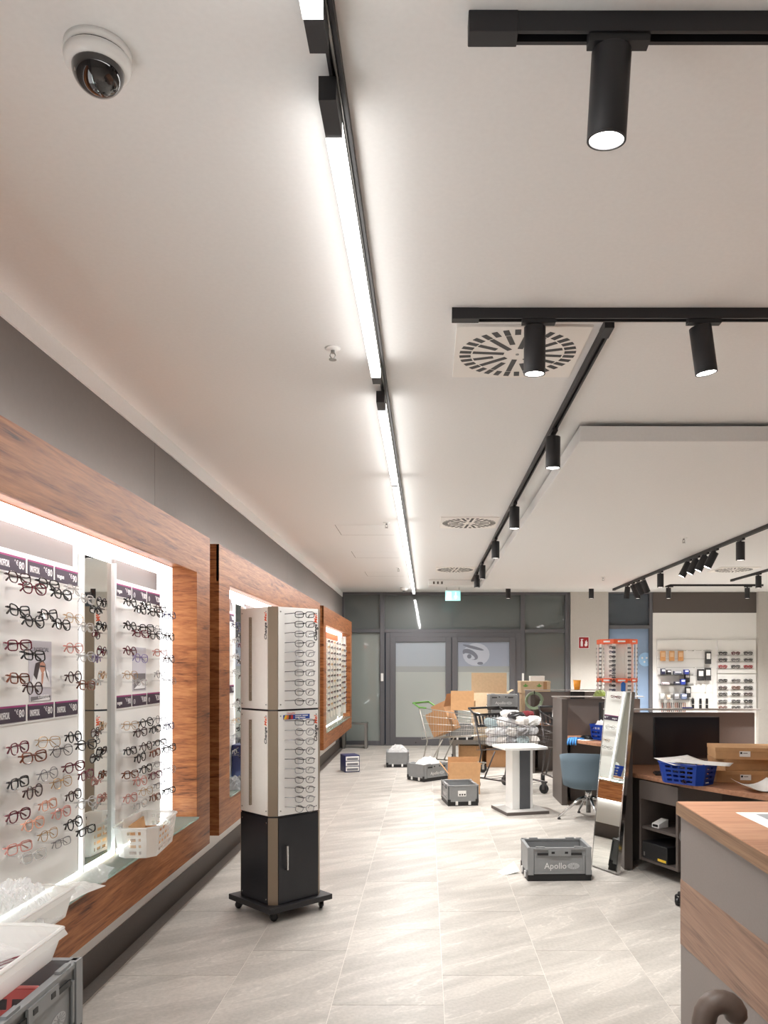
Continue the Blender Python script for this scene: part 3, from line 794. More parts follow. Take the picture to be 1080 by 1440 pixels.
B1 = board(2.765, 3.43, 'white lit presenter board nearest, with three columns of eyeglasses', (('UNOFFICIAL','80'),('UNOFFICIAL','80'),('vogue','90')), low=(('UNOFFICIAL','80'),)*3)
B2 = board(3.835, 4.485, 'white lit presenter board beyond the mirror, next to the walnut jamb', (('vogue','90'),('( )','100'),('( )','120')))
B0 = board(2.06, 2.725, 'white lit presenter board behind the trays, mostly outside the picture', (('UNOFFICIAL','80'),('UNOFFICIAL','80'),('UNOFFICIAL','80')))
poster(3.00, 3.18, 1.515, 1.70, 'printed poster of a dark-haired woman on the nearest lit board', 'woman')
poster(3.005, 3.18, 1.462, 1.512, 'small grey printed card below the poster of the woman', 'text')
poster(4.06, 4.25, 1.47, 1.70, 'pale poster with a curved dark band, on the board beyond the mirror', 'plain')
XP = XBK+0.028
KINDS = ['square','panto','round','cat','pilot','narrow']
COLW = ['first','second','third']
def fill_board(y0, y1, where, zrows, spec, group, with_arm=True, seed=1):
    """spec[(row, column, tier)] = (colour, kind); tier 0 sits close to the board, tier 1 lower and further out"""
    rnd = random.Random(seed); arms = None
    for (r, c, tr), (col, kind) in spec.items():
        y = y0 + (c+0.5)*(y1-y0)/3 - 0.05 + tr*0.025
        x = XP + (0.055 if tr == 0 else 0.096)
        z = zrows[r] - tr*0.036
        thick = {'black':0.0026,'dark brown':0.0024,'tortoise':0.0026,'burgundy':0.0024,'clear':0.0024,'navy':0.0022,'rose':0.0022,'peach':0.0022,'lilac':0.0020}.get(col, 0.0013)
        shelf = 'upper' if r < 4 else 'lower'
        rr = ORD[r] if r < 4 else ORD[r-4]
        lab = '%s %s eyeglasses, %s %s row, %s column, %s tier, %s' % (col, kind, rr, shelf, COLW[c], 'back' if tr == 0 else 'front', where)
        glasses(kind, col, thick, 'folded', (x, y, z), (R(-6+rnd.uniform(-4,4)), R(rnd.uniform(-3,3)), PI/2+R(rnd.uniform(-14,2))), lab, group)
        if with_arm:
            o = put('display_arm', acr, with_arm, (XP-with_arm.location.x-0.002, y-with_arm.location.y, z+0.001), (0, R(0), 0), (x-XP+0.004, 1, 1))
zr = [1.919, 1.80, 1.676, 1.556, 1.305, 1.18, 1.062, 0.945]
sp1 = {}
cols1 = [ # per row: (c0 back, c0 front, c1 back, c1 front, c2 back, c2 front)
 [('dark brown','panto'),('burgundy','panto'),('black','panto'),('black','panto'),('clear','square'),('clear','square')],
 [('black','cat'),('black','round'),('black','cat'),('black','panto'),('gold','panto'),('clear','square')],
 [('burgundy','square'),('black','square'),None,None,('rose','panto'),('clear','panto')],
 [('tortoise','square'),('dark brown','round'),None,None,('dark brown','round'),('tortoise','square')],
 [('burgundy','panto'),('tortoise','cat'),('gold','pilot'),('gunmetal','round'),('black','round'),('black','panto')],
 [('black','square'),('dark brown','round'),('silver','round'),('gold','panto'),('burgundy','panto'),('burgundy','square')],
 [('burgundy','panto'),('peach','panto'),('peach','square'),('rose','panto'),('dark brown','panto'),('clear','round')],
 [('rose','square'),('clear','cat'),('gold','panto'),('silver','narrow'),('black','round'),('black','narrow')]]
for r, row in enumerate(cols1):
    for k, v in enumerate(row):
        if v: sp1[(r, k//2, k % 2)] = v
fill_board(2.765, 3.43, 'nearest lit board', zr, sp1, 'eyeglasses on the nearest lit board', B1, 3)
cols2 = [
 [('black','round'),('black','square'),('black','panto'),('black','panto'),('dark brown','square'),('navy','square')],
 [('black','round'),('burgundy','square'),('black','square'),('black','panto'),('silver','pilot'),('black','panto')],
 [('burgundy','round'),('lilac','panto'),None,None,('rose','square'),('dark brown','panto')],
 [('gold','panto'),('clear','narrow'),None,None,('silver','panto'),('silver','square')],
 [('gold','pilot'),('dark brown','panto'),('black','round'),('black','square'),('gunmetal','round'),('navy','square')],
 [('black','square'),('black','round'),('dark brown','round'),('tortoise','square'),('black','narrow'),('black','cat')],
 [('tortoise','square'),('rose','round'),('black','panto'),('burgundy','square'),('silver','narrow'),('silver','panto')],
 [('rose','pilot'),('clear','panto'),('gold','panto'),('tortoise','square'),('gunmetal','narrow'),('black','narrow')]]
sp2 = {}
for r, row in enumerate(cols2):
    for k, v in enumerate(row):
        if v: sp2[(r, k//2, k % 2)] = v
fill_board(3.835, 4.485, 'board beyond mirror', zr, sp2, 'eyeglasses on the board beyond the mirror', B2, 5)

# second frame: one board at its start, a mirror, and the boards the leaning mirror reflects
BA = board(5.60, 6.20, 'white board behind the eyewear tower, at the near end of its frame', (('( )','100'),('( )','100'),('( )','120')))
fmirror(6.22, 6.60, 'dark looking narrow mirror just behind the eyewear tower')
BB = board(6.62, 7.28, 'white board right behind the eyewear tower, reflected in the leaning mirror', (('vogue','90'),('( )','100'),('( )','120')))
BC = board(7.50, 8.16, 'white board past the eyewear tower, reflected at the edge of the leaning mirror', (('vogue','90'),('( )','100'),('( )','120')))
fmirror(7.30, 7.48, 'slim mirror strip between the two boards hidden by the eyewear tower')
BD = board(8.20, 8.86, 'white board in the middle of the second walnut frame', (('vogue','90'),('( )','100'),('( )','120')))
BE = board(8.95, 9.61, 'white board toward the far end of the second walnut frame', (('vogue','90'),('( )','100'),('( )','120')))
rnd = random.Random(11)
pal = ['black','clear','silver','burgundy','dark brown','tortoise','gold','navy','clear','black']
for bd, y0, y1, wh, rows, cc in ((BA,5.60,6.20,'board before tower',[0,1,2,3,4,5,6,7],[2]), (BB,6.62,7.28,'board behind tower',[0,1,2,3,4,5,6],[0,1,2]), (BC,7.50,8.16,'board past tower',[0,1,2,4,5,6],[0,1])):
    sp = {}
    for r in rows:
        for c in cc:
            for tr in ((0, 1) if bd is BA else ((r+c) % 2,)):
                sp[(r, c, tr)] = ((['black','dark brown','gunmetal'] if bd is BB else pal)[rnd.randrange(3 if bd is BB else len(pal))], KINDS[rnd.randrange(6)])
    fill_board(y0, y1, wh, zr, sp, 'eyeglasses on the '+wh, bd, 9)

# third frame: slender rods of glasses with an orange header
def rod_unit(y0, ncol, pitch, nrow, label, header, tag_name):
    x = XBK+0.03
    t = thing('glasses_rack', label, 'glasses rack', (x, y0, 0), 0, 'rod racks in the far walnut frame')
    Lh = pitch*ncol
    MB().box(0, 0.008, 0, Lh, 0.70, 2.12).build('back_panel', mat('rack_back', srgb(186,182,172), 0.6), t)
    if header:
        MB().box(0.008, 0.014, 0.15, Lh, 2.03, 2.12).build('header', M_orange, t)
    MB().box(0.0, 0.05, Lh, Lh+0.09, 0.75, 2.14).build('side_profile', M_white, t)
    for c in range(ncol):
        y = pitch*(c+0.5)
        rod = MB().box(0.008, 0.035, y-0.012, y+0.012, 0.80, 2.02).build('rod', M_cream, t)
        for r in range(nrow):
            z = 1.97-r*1.12/nrow
            put('peg', peg_mesh, rod, (0.035, y, z-0.012))
            glasses_small(KINDS[(c*3+r) % 6], ['black','gunmetal','dark brown','gold','tortoise','burgundy','silver'][(c*5+r*3) % 7], 0.003, (x+0.075, y0+y, z), (0, 0, PI/2),
                          'small glasses on %s, rod %s, row %s from the top' % (tag_name, ORD[c], ORD[r]), 'small glasses on '+tag_name)
peg_mesh = MB().box(0, 0.05, -0.006, 0.006, -0.004, 0.004).mesh('peg', M_whiteplastic)
rod_unit(11.45, 5, 0.37, 13, 'rod rack with orange header strip in the far walnut frame', True, 'the orange headed rack')
rod_unit(13.42, 3, 0.265, 12, 'rod rack without header at the window end of the far walnut frame', False, 'the plain far rack')

# ------------------------------------------------------------------ eyewear tower on castors
tw = thing('display_tower', 'square eyewear tower on castors with black cabinet base and cream panels', 'display tower', (-0.966, 5.17, 0), R(45))
S, CH = 0.203, 0.044
def tower_section(z0, z1, nm):
    for k in range(4):
        a = k*PI/2
        e = MB().box(-S+CH+0.004, S-CH-0.004, -S-0.001, -S+0.012, z0, z1)
        if nm == 'black': p = e.build('cabinet_door' if k == 0 else 'cabinet_panel', M_blackmatt, tw, bevel=0.002)
        else: p = e.build('display_panel', M_cream if k != 0 else M_board, tw, bevel=0.0015)  # aisle face gets a paler colour for the light falling on it
        p.rotation_euler = (0, 0, a)
        for sx in (-1, 1):
            for zz in (z0+0.03, z1-0.03):
                if nm == 'black' and k == 0: continue
                o = MB().lathe([(0.001,-0.0025),(0.004,-0.0025),(0.005,0.0)], 0, 0, 10, 'y').build('screw', M_chrome if nm == 'black' else M_steel, p)
                o.location = (sx*(S-CH-0.02), -S-0.001, zz)
        if nm == 'black' and k == 0:
            h = MB().tube([(0,0,-0.075),(0,-0.026,-0.075),(0,-0.026,0.075),(0,0,0.075)], 0.0065, 8).build('handle', M_chrome, p)
            h.location = (-S+CH+0.055, -S, (z0+z1)/2+0.02)
        if nm != 'black':
            words = p
            lettering('Change', 0.036, M_printblack, p, ((S-CH-0.024), -S-0.0016, z1-0.155), (PI/2, -PI/2, 0), shear=0.25, bold=0.0008)
            lettering('Me!', 0.036, M_printorange, p, ((S-CH-0.024), -S-0.0016, z1-0.065), (PI/2, -PI/2, 0), shear=0.25, bold=0.0008)
            if k == 3:   # empty hook bar on the side facing the wall display
                bx = -0.03
                MB().box(bx-0.006,bx+0.006,-S-0.016,-S-0.001,z0+0.05,z1-0.06).build('hook_bar', M_bronze, p)
                for q in range(11):
                    zz = z1-0.07-q*(z1-z0-0.13)/10
                    MB().tube([(bx,-S-0.012,zz),(bx+0.045,-S-0.03,zz)], 0.0022, 5).build('hook', M_bronze, p)
            else:
                MB().box(-0.003,0.003,-S-0.005,-S-0.001,z0+0.05,z1-0.04).build('hook_bar', M_whiteplastic, p)
    for k in range(4):
        a = k*PI/2
        o = MB().prism([(S-CH,-S),(S,-S+CH),(S-0.006,-S+CH+0.006),(S-CH-0.006,-S+0.006)], z0-0.002, z1+0.002).build('corner_profile', M_bronze, tw)
        o.rotation_euler = (0, 0, a)
tower_section(0.10, 0.643, 'black'); tower_section(0.657, 1.316, 'lower'); tower_section(1.328, 1.975, 'upper')
for z in (0.650, 1.322):
    MB().prism([(S-CH,-S+0.008),(S-0.008,-S+CH),(S-0.008,S-CH),(S-CH,S-0.008),(-S+CH,S-0.008),(-S+0.008,S-CH),(-S+0.008,-S+CH),(-S+CH,-S+0.008)],z-0.008,z+0.008).build('divider', M_blackmatt, tw)
MB().box(-S+0.03,S-0.03,-S+0.03,S-0.03,1.955,1.968).build('top_cover', M_cream, tw)
MB().box(-0.243,0.243,-0.243,0.243,0.062,0.098).build('base_plate', M_black, tw, bevel=0.004)
def caster(parent, x, y, ztop, r=0.024, w=0.016, yaw=0.0, m=None):
    """fork with its wheel; the wheel touches the floor"""
    f = MB(); f.box(-w*0.9, w*0.9, -0.014, 0.014, ztop-0.006, ztop).box(-w*0.9, -w*0.6, -0.012, 0.022, r*0.8, ztop-0.004).box(w*0.6, w*0.9, -0.012, 0.022, r*0.8, ztop-0.004)
    k = f.build('caster', m or M_black, parent); k.location = (x, y, 0); k.rotation_euler = (0, 0, yaw)
    wh = MB().lathe([(r*0.5,-w*0.5),(r*0.96,-w*0.5),(r,-w*0.3),(r,w*0.3),(r*0.96,w*0.5),(r*0.5,w*0.5)], 0, 0, 18, 'x').build('wheel', M_blackplastic, k, True)
    wh.location = (0, 0.010, r)
    return k
for sx in (-1, 1):
    for sy in (-1, 1): caster(tw, sx*0.19, sy*0.19, 0.062, yaw=0.6*sx+sy)
# frames hung on the lit side of the tower
tk = ['square','square','square','panto','panto','square','square','square','panto','panto', 'square','round','panto','round','square','square','panto','panto','panto','round']
tc_ = ['black','black','gunmetal','gunmetal','silver','gunmetal','gunmetal','gunmetal','gunmetal','gunmetal','gunmetal','silver','silver','gunmetal','gunmetal','silver','gunmetal','gunmetal','silver','silver']
for k in range(20):
    up = k < 10; q = k % 10
    z = (1.925 - q*0.0610) if up else (1.248 - q*0.0605)
    # in front of the panel facing the aisle (outward direction +x -y)
    ox, oy = 0.7071, -0.7071
    dd = S+0.105; sl = 0.03
    x = -0.966+ox*dd+oy*-sl*0.0; y = 5.17+oy*dd
    x -= 0.030*0.7071; y -= 0.030*0.7071
    glasses(tk[k], tc_[k], 0.0024 if tc_[k] == 'black' else 0.0019, 'half', (x, y, z), (R(-4), 0, R(12)),
            '%s %s eyeglasses, %s from the top of the %s section of the eyewear tower' % (tc_[k], tk[k], ORD[q], 'upper' if up else 'lower'), 'eyeglasses on the tower')
    arm = MB().box(-0.004,0.004,-0.10,0,-0.003,0.003).build('display_arm', M_acrylic, tw)
    arm.location = (-0.030, -S, z+0.006)
st = MB().box(-0.12,0.085,-S-0.0030,-S-0.0011,1.262,1.292).build('promo_strip', mat('promo_blue', srgb(40,76,160), 0.5), tw)
for i, c in enumerate((srgb(240,200,60), srgb(236,120,60), srgb(60,56,58), srgb(200,60,60))):
    MB().prism_axis([(-0.118+i*0.018,1.264),(-0.100+i*0.018,1.264),(-0.088+i*0.014,1.290),(-0.106+i*0.014,1.290)], -S-0.0036, -S-0.0030, 'y').build('stripe', mat('promo_%d' % i, c, 0.5), st)
lettering('ChangeMe!', 0.014, M_printorange, st, (-0.06, -S-0.0016, 1.301), (PI/2,0,0))
for q, (xa, xb, zz) in enumerate(((-0.03,0.02,1.283),(0.027,0.07,1.283),(-0.03,0.0,1.271),(0.008,0.05,1.271))):
    MB().box(xa,xb,-S-0.0036,-S-0.0030,zz-0.003,zz+0.003).build('print_line', M_printwhite, st)

# ------------------------------------------------------------------ folding crates
CL, CW, CHH = 0.475, 0.35, 0.24
def crate(loc, rz, label, full=True, group='grey folding crates', bag=False):
    """long side along local x; text on both long sides, clips on both short sides"""
    t = thing('folding_crate', label, 'crate', loc, rz, group)
    l, w, h = CL/2, CW/2, CHH
    b = MB()
    b.box(-l+0.012,l-0.012,-w+0.012,w-0.012,0.012,0.030)
    b.build('bottom', M_cratein, t)
    for s in (-1, 1):
        y0, y1 = (s*w-0.016, s*w) if s > 0 else (s*w, s*w+0.016)
        p = MB().box(-l+0.02, l-0.02, y0+(0.004 if s < 0 else 0), y1-(0.004 if s > 0 else 0), 0.05, h-0.02)
        p.build('long_wall', M_crate, t)
        yo = s*w
        def rib(x0, x1, z0, z1, d=0.004, nm='rib', m=M_crate):
            a, c = sorted((yo, yo+s*d)); return MB().box(x0,x1,a-0.002,c,z0,z1).build(nm, m, t)
        rib(-l+0.05,-l+0.062,0.06,h-0.05); rib(l-0.062,l-0.05,0.06,h-0.05); rib(-l+0.05,l-0.05,0.052,0.066)
        rib(-l,-l+0.042,0.045,h,0.006,'corner_post'); rib(l-0.042,l,0.045,h,0.006,'corner_post')
        rib(-l+0.07,l-0.07,h-0.056,h-0.040,0.003,'slot',M_crateblack)
        rib(-0.085,0.085,h-0.060,h-0.018,0.007,'grip_bridge')
        for sx in (-1, 1): rib(sx*0.05-0.012,sx*0.05+0.012,h-0.045,h-0.030,0.009,'latch',M_crateblack)
        a, c = sorted((yo+s*0.004, yo-s*0.020))
        hr = MB().box(-l,l,a,c,h-0.018,h-0.004); hr.box(-l+0.06,-0.11,a+0.004,c-0.004,h-0.004,h+0.004); hr.box(0.11,l-0.06,a+0.004,c-0.004,h-0.004,h+0.004)
        hr.build('long_rim', M_crate, t)
        if full:
            rz2 = 0 if s < 0 else PI
            yy = yo+s*0.0008-(-0.004)*0
            yt = yo - s*0.0032
            lettering('Apollo', 0.062, mat('crate_print', srgb(226,226,226), 0.6), t, (-0.035*(-s)*-1 if False else (-0.03 if s < 0 else 0.03), yt+s*0.0004, 0.105), (PI/2, 0, rz2))
            em_ = MB(); cx0 = 0.105 if s < 0 else -0.105
            yl0, yl1 = sorted((yt, yt+s*0.0008))
            em_.prism_axis([(cx0+0.045*math.cos(q*PI/12), 0.105+0.022*math.sin(q*PI/12)) for q in range(24)], yl0, yl1, 'y')
            eo = em_.build('eye_emblem', mat('crate_print_grey', srgb(186,188,190), 0.6), t)
            ey = MB(); g0, g1 = sorted((yt+s*0.0008, yt+s*0.0014))
            for q in range(12):
                an = q*PI/6+0.2
                ey.prism_axis([(cx0+0.013*math.cos(an-0.10),0.105+0.007*math.sin(an-0.10)),(cx0+0.040*math.cos(an-0.05),0.105+0.0195*math.sin(an-0.05)),(cx0+0.040*math.cos(an+0.05),0.105+0.0195*math.sin(an+0.05)),(cx0+0.013*math.cos(an+0.10),0.105+0.007*math.sin(an+0.10))], g0, g1, 'y')
            ey.prism_axis([(cx0+0.008*math.cos(q*PI/6), 0.105+0.0065*math.sin(q*PI/6)) for q in range(12)], g0, g1, 'y')
            stuff(ey.build('emblem_rays', M_crate, eo))
    for s in (-1, 1):
        xo = s*l
        a, c = sorted((xo, xo-s*0.016))
        MB().box(a,c,-w+0.014,w-0.014,0.05,h-0.012).build('short_wall', M_crate, t)
        a, c = sorted((xo+s*0.004, xo-s*0.018))
        MB().box(a,c,-w,w,h-0.018,h-0.004).build('short_rim', M_crate, t)
        for q in (-0.075, 0.075):
            a2, c2 = sorted((xo+s*0.002, xo+s*0.012))
            MB().box(a2,c2,q-0.014,q+0.014,0.012,0.055).build('white_clip', M_whiteplastic, t)
    base = MB()
    for sy in (-1, 1):
        a, c = sorted((sy*w, sy*(w-0.02))); base.box(-l,l,a,c,0,0.046)
    for sx in (-1, 1):
        a, c = sorted((sx*(l+0.002), sx*(l-0.02))); base.box(a,c,-w+0.02,w-0.02,0,0.046)
    base.build('base_skirt', M_crateblack, t)
    for sx in (-1, 1):
        for sy in (-1, 1):
            a, c = sorted((sx*(l+0.004), sx*(l-0.03))); e, f = sorted((sy*(w+0.004), sy*(w-0.03)))
            MB().box(a,c,e,f,0.03,0.075).build('corner_guard', M_crateblack, t)
    return t
def crumple(name, label, cat, loc, sx, sy, sz, m, seed, rz=0, group=None, n=16, top='label'):
    """a soft crumpled heap, sheet or bag"""
    rnd2 = random.Random(seed); b = MB(); ph = [(rnd2.uniform(2,7), rnd2.uniform(2,7), rnd2.uniform(0,6.3), rnd2.uniform(0.3,1)) for _ in range(9)]
    vs = []; 
    for side in (1, 0):
        for j in range(n+1):
            for i in range(n+1):
                u, v = i/n*2-1, j/n*2-1
                edge = max(0.0, (1-abs(u)**3)*(1-abs(v)**3))
                hgt = 0.45+0.55*sum(p[3]*abs(math.sin(p[0]*u+p[1]*v+p[2])) for p in ph)/sum(p[3] for p in ph)
                hgt += rnd2.uniform(-0.17, 0.17)*(1 if n < 15 else 0.45)
                k = 1+0.10*math.sin(3*math.atan2(v, u)+ph[0][2])
                z = sz*hgt*edge if side else 0.0
                vs.append((u*sx/2*k, v*sy/2*k, z+0.002*side))
    q = (n+1)*(n+1); fs = []
    for j in range(n):
        for i in range(n):
            a = j*(n+1)+i
            fs.append((a, a+1, a+n+2, a+n+1)); fs.append((q+a, q+a+n+1, q+a+n+2, q+a+1))
    rim = [i for i in range(n+1)]+[(j*(n+1)+n) for j in range(1,n+1)]+[(n*(n+1)+i) for i in range(n-1,-1,-1)]+[(j*(n+1)) for j in range(n-1,0,-1)]
    for i in range(len(rim)):
        a, c = rim[i], rim[(i+1) % len(rim)]; fs.append((a, q+a, q+c, c))
    b.add(vs, fs)
    o = b.build(name, m); o.location = loc; o.rotation_euler = (0, 0, rz)
    return tag(o, label, cat, group)

c1 = crate((0.985, 5.99, 0), R(2), 'grey folding crate standing alone before the leaning mirror')
c1.scale = (1, 0.92, 1.05)
o = MB().sheet((0,0,0.002),(0.14,0,0.002),(0.14,0.10,0.05),(0,0.10,0.002),6,4, jit=lambda u,v:(0,0,0.02*u*u)).build('paper_sheet', M_paper, None, solid=0.001)
o.location = (0.585, 5.99, 0); o.rotation_euler = (0,0,R(20)); tag(o, 'white paper sheet sticking out beside the lone grey crate', 'paper')
c2 = crate((0.385, 9.20, 0), R(90+8), 'grey folding crate with a paper label, before the open cardboard box')
pl = MB().box(-CL/2-0.0012,-CL/2,-0.035,0.06,0.11,0.175).build('paper_label', M_paper, c2)
for q in range(3): MB().box(-CL/2-0.0018,-CL/2-0.0012,-0.028+q*0.028,-0.010+q*0.028,0.12,0.138).build('print_block', M_printblack, pl)
c3 = crate((0.02, 11.09, 0), R(43), 'grey folding crate heaped with crumpled white tissue, middle of three on the floor')
c4 = crate((-0.47, 12.62, 0), R(92), 'grey folding crate farthest by the doors, holding plastic bags')
crumple('tissue_paper', 'crumpled white tissue paper heaped in the middle floor crate', 'paper', (0.02,11.09,0.17), 0.40, 0.28, 0.17, M_paper, 3, R(43))
crumple('plastic_bag', 'crumpled clear bag in the farthest floor crate', 'bag', (-0.47,12.62,0.17), 0.36, 0.28, 0.19, milky('bag_white', srgb(242,242,242), 0.7), 4, R(2))

def open_box(loc, rz, L2, W2, H, label, flaps, m=M_card, t_=0.005, group=None, inner=None, rot=None):
    """open carton; flaps: dict side -> (length, opening angle from upright, degrees outwards)"""
    t = thing('cardboard_box', label, 'box', loc, rz, group, rot)
    l, w = L2/2, W2/2
    MB().box(-l,l,-w,w,0,t_).build('bottom', m, t)
    MB().box(-l,l,-w,-w+t_,t_,H).build('side', m, t); MB().box(-l,l,w-t_,w,t_,H).build('side', m, t)
    MB().box(-l,-l+t_,-w+t_,w-t_,t_,H).build('side', m, t); MB().box(l-t_,l,-w+t_,w-t_,t_,H).build('side', m, t)
    for s, (fl_, an) in flaps.items():
        a = R(an); dz, do = fl_*math.cos(a), fl_*math.sin(a)
        if s == 'front': v = [(-l,-w,H),(l,-w,H),(l,-w-do,H+dz),(-l,-w-do,H+dz)]; nrm = (0, t_, 0)
        if s == 'back': v = [(-l,w,H),(l,w,H),(l,w+do,H+dz),(-l,w+do,H+dz)]; nrm = (0, -t_, 0)
        if s == 'left': v = [(-l,-w,H),(-l,w,H),(-l-do,w,H+dz),(-l-do,-w,H+dz)]; nrm = (t_, 0, 0)
        if s == 'right': v = [(l,-w,H),(l,w,H),(l+do,w,H+dz),(l+do,-w,H+dz)]; nrm = (-t_, 0, 0)
        b = MB(); b.hexa([Vector(p) for p in v]+[Vector(p)+Vector(nrm) for p in v]); b.build('flap', m, t)
    return t
open_box((0.47, 9.93, 0), R(2), 0.385, 0.30, 0.235, 'open cardboard box on the floor behind the labelled crate', {'front':(0.165, 3), 'back':(0.20, -3), 'left':(0.19, 38), 'right':(0.12, 6)})

# ------------------------------------------------------------------ pedestal table
pt = thing('pedestal_table', 'white pedestal table with grey column panel on a square base', 'table', (1.03, 8.66, 0), R(15))
MB().box(-0.245,0.245,-0.25,0.25,0,0.032).build('base_plate', M_plinth, pt, bevel=0.002)
MB().box(-0.24,0.24,-0.245,0.245,0.032,0.036).build('base_cover', mat('light_grey_laminate', srgb(196,194,190), 0.3), pt)
MB().box(-0.12,0.12,-0.085,0.12,0.036,0.695).build('column', M_whiteplastic, pt, bevel=0.004)
MB().box(-0.035,0.085,-0.096,-0.084,0.036,0.695).build('column_panel', mat('charcoal_panel', srgb(84,86,90), 0.5), pt)
tp = [(-0.25,-0.20)]+[(-0.25+0.5*i/12, -0.20-0.055*math.sin(PI*i/12)) for i in range(1,12)]+[(0.25,-0.20),(0.25,0.20)]+[(0.25-0.5*i/12, 0.20+0.055*math.sin(PI*i/12)) for i in range(1,12)]+[(-0.25,0.20)]
MB().prism(tp, 0.695, 0.722).build('tabletop', M_whiteplastic, pt, bevel=0.003)

# ------------------------------------------------------------------ workstations
def workstation(y0, xr, label, group='taupe consulting desks'):
    """left end panel, back partition, top with a slanted wooden edge, open pedestal"""
    x0 = 1.555
    t = thing('consulting_desk', label, 'desk', (x0, y0, 0), 0, group)
    W2 = xr-x0; D = 0.60
    MB().box(0,0.065,0,D+0.05,0,1.222).build('end_panel', M_taupedark, t, bevel=0.002)
    MB().box(0.065,W2,D,D+0.05,0,1.20).build('partition', M_taupe, t, bevel=0.002)
    MB().box(-0.01,W2+0.04,D-0.04,D+0.09,1.222,1.232).build('ledge', mat('light_ledge', srgb(176,170,166), 0.4), t)
    return t
ws1 = workstation(6.15, 2.83, 'taupe consulting desk with black monitor, holding the blue basket of spectacles')
def desk_top(parent, poly, z0=0.718, z1=0.752):
    return MB().prism(poly, z0, z1).build('desktop', M_wooddesk, parent, bevel=0.003)
desk_top(ws1, [(0.068,0.11),(0.30,-0.42),(0.52,-0.80),(0.72,-1.10),(1.0,-1.32),(1.55,-1.32),(1.75,-0.9),(1.65,0.2),(1.45,0.598),(0.068,0.598)])
# open pedestal under the slanted edge
def pedestal(parent, p, ang, wd=0.43, dp=0.42):
    q = bpy.data.objects.new('pedestal', None); C.objects.link(q); q.parent = parent; q.location = p; q.rotation_euler = (0, 0, ang)
    m1 = M_taupedark
    MB().box(0,0.022,0,dp,0.10,0.715).build('side_panel', m1, q); MB().box(wd-0.022,wd,0,dp,0.10,0.715).build('side_panel', m1, q)
    MB().box(0.022,wd-0.022,dp-0.01,dp,0.10,0.715).build('back_panel', m1, q)
    MB().box(0.022,wd-0.022,0.004,dp-0.01,0.10,0.122).build('bottom_panel', m1, q)
    MB().box(0.022,wd-0.022,0.01,dp-0.01,0.345,0.365).build('shelf', m1, q)
    MB().box(0.022,wd-0.022,0.0,0.02,0.575,0.715).build('drawer_front', M_taupedark, q)
    return q
pedestal(ws1, (0.100, -0.06, 0), R(-66))
MB().box(0.09,0.60,0.30,0.33,0,0.715).build('modesty_panel', M_taupedark, ws1)
MB().box(0.62,1.5,0.26,0.29,0.30,0.715).build('modesty_panel', M_plinth, ws1)

ws2 = workstation(9.0, 2.62, 'taupe consulting desk behind the slate blue chair')
desk_top(ws2, [(0.068,0.18),(0.32,-0.36),(0.55,-0.60),(0.95,-0.70),(1.05,0.2),(1.05,0.598),(0.068,0.598)])
MB().box(0.15,0.9,0.28,0.31,0.0,0.715).build('modesty_panel', M_plinth, ws2)
ws3 = workstation(11.7, 2.75, 'taupe consulting desk farthest back, with an orange cup on its ledge')
desk_top(ws3, [(0.068,0.18),(0.32,-0.3),(0.55,-0.5),(1.0,-0.5),(1.15,0.598),(0.068,0.598)])
MB().box(0.15,0.9,0.28,0.31,0.0,0.715).build('modesty_panel', M_plinth, ws3)

mo = thing('monitor', 'large black computer monitor standing on the desk before the partition', 'monitor', (2.145, 6.46, 0.7535), R(0))
MB().box(-0.27,0.27,-0.012,0.018,0.085,0.43).build('housing', M_blackplastic, mo, bevel=0.004)
MB().box(-0.262,0.262,-0.0135,-0.0118,0.098,0.422).build('screen', mat('dark_screen', srgb(24,25,34), 0.25), mo)
MB().box(-0.03,0.03,0.018,0.05,0.01,0.30).build('stand_neck', M_blackplastic, mo)
MB().box(-0.13,0.13,-0.06,0.12,0,0.012).build('stand_foot', M_blackplastic, mo, bevel=0.004)
kb = thing('keyboard', 'black keyboard lying beside the blue spectacle basket', 'keyboard', (1.99, 6.10, 0.7535), R(-8))
MB().box(-0.21,0.21,-0.07,0.07,0,0.014).build('housing', M_blackplastic, kb, bevel=0.003)
ks = MB()
for r in range(5):
    for c in range(15): ks.box(-0.200+c*0.0265,-0.178+c*0.0265,-0.060+r*0.025,-0.039+r*0.025,0.014,0.020)
stuff(ks.build('keys', mat('key_grey', srgb(52,52,55), 0.5), kb))
# devices on the pedestal shelves
dv = thing('printer', 'black device with a yellow sticker on the lower pedestal shelf', 'printer', (1.815, 5.965, 0.1235), R(-66))
MB().box(-0.14,0.14,-0.10,0.16,0,0.13).build('housing', M_blackplastic, dv, bevel=0.008)
MB().box(0.04,0.13,-0.102,-0.0995,0.012,0.030).build('yellow_sticker', mat('sticker_yellow', srgb(226,186,60), 0.5), dv)
MB().box(-0.12,-0.105,-0.102,-0.0995,0.02,0.05).build('port', M_steel, dv)
dv2 = thing('card_reader', 'small pale card reader on the upper pedestal shelf', 'card reader', (1.79, 6.0, 0.3665), R(-60))
MB().prism_axis([(-0.05,0),(0.05,0),(0.05,0.06),(-0.05,0.03)], -0.035, 0.035, 'x').build('housing', M_whiteplastic, dv2)
MB().box(-0.025,0.025,-0.052,-0.048,0.008,0.026).build('keypad', M_blackplastic, dv2)

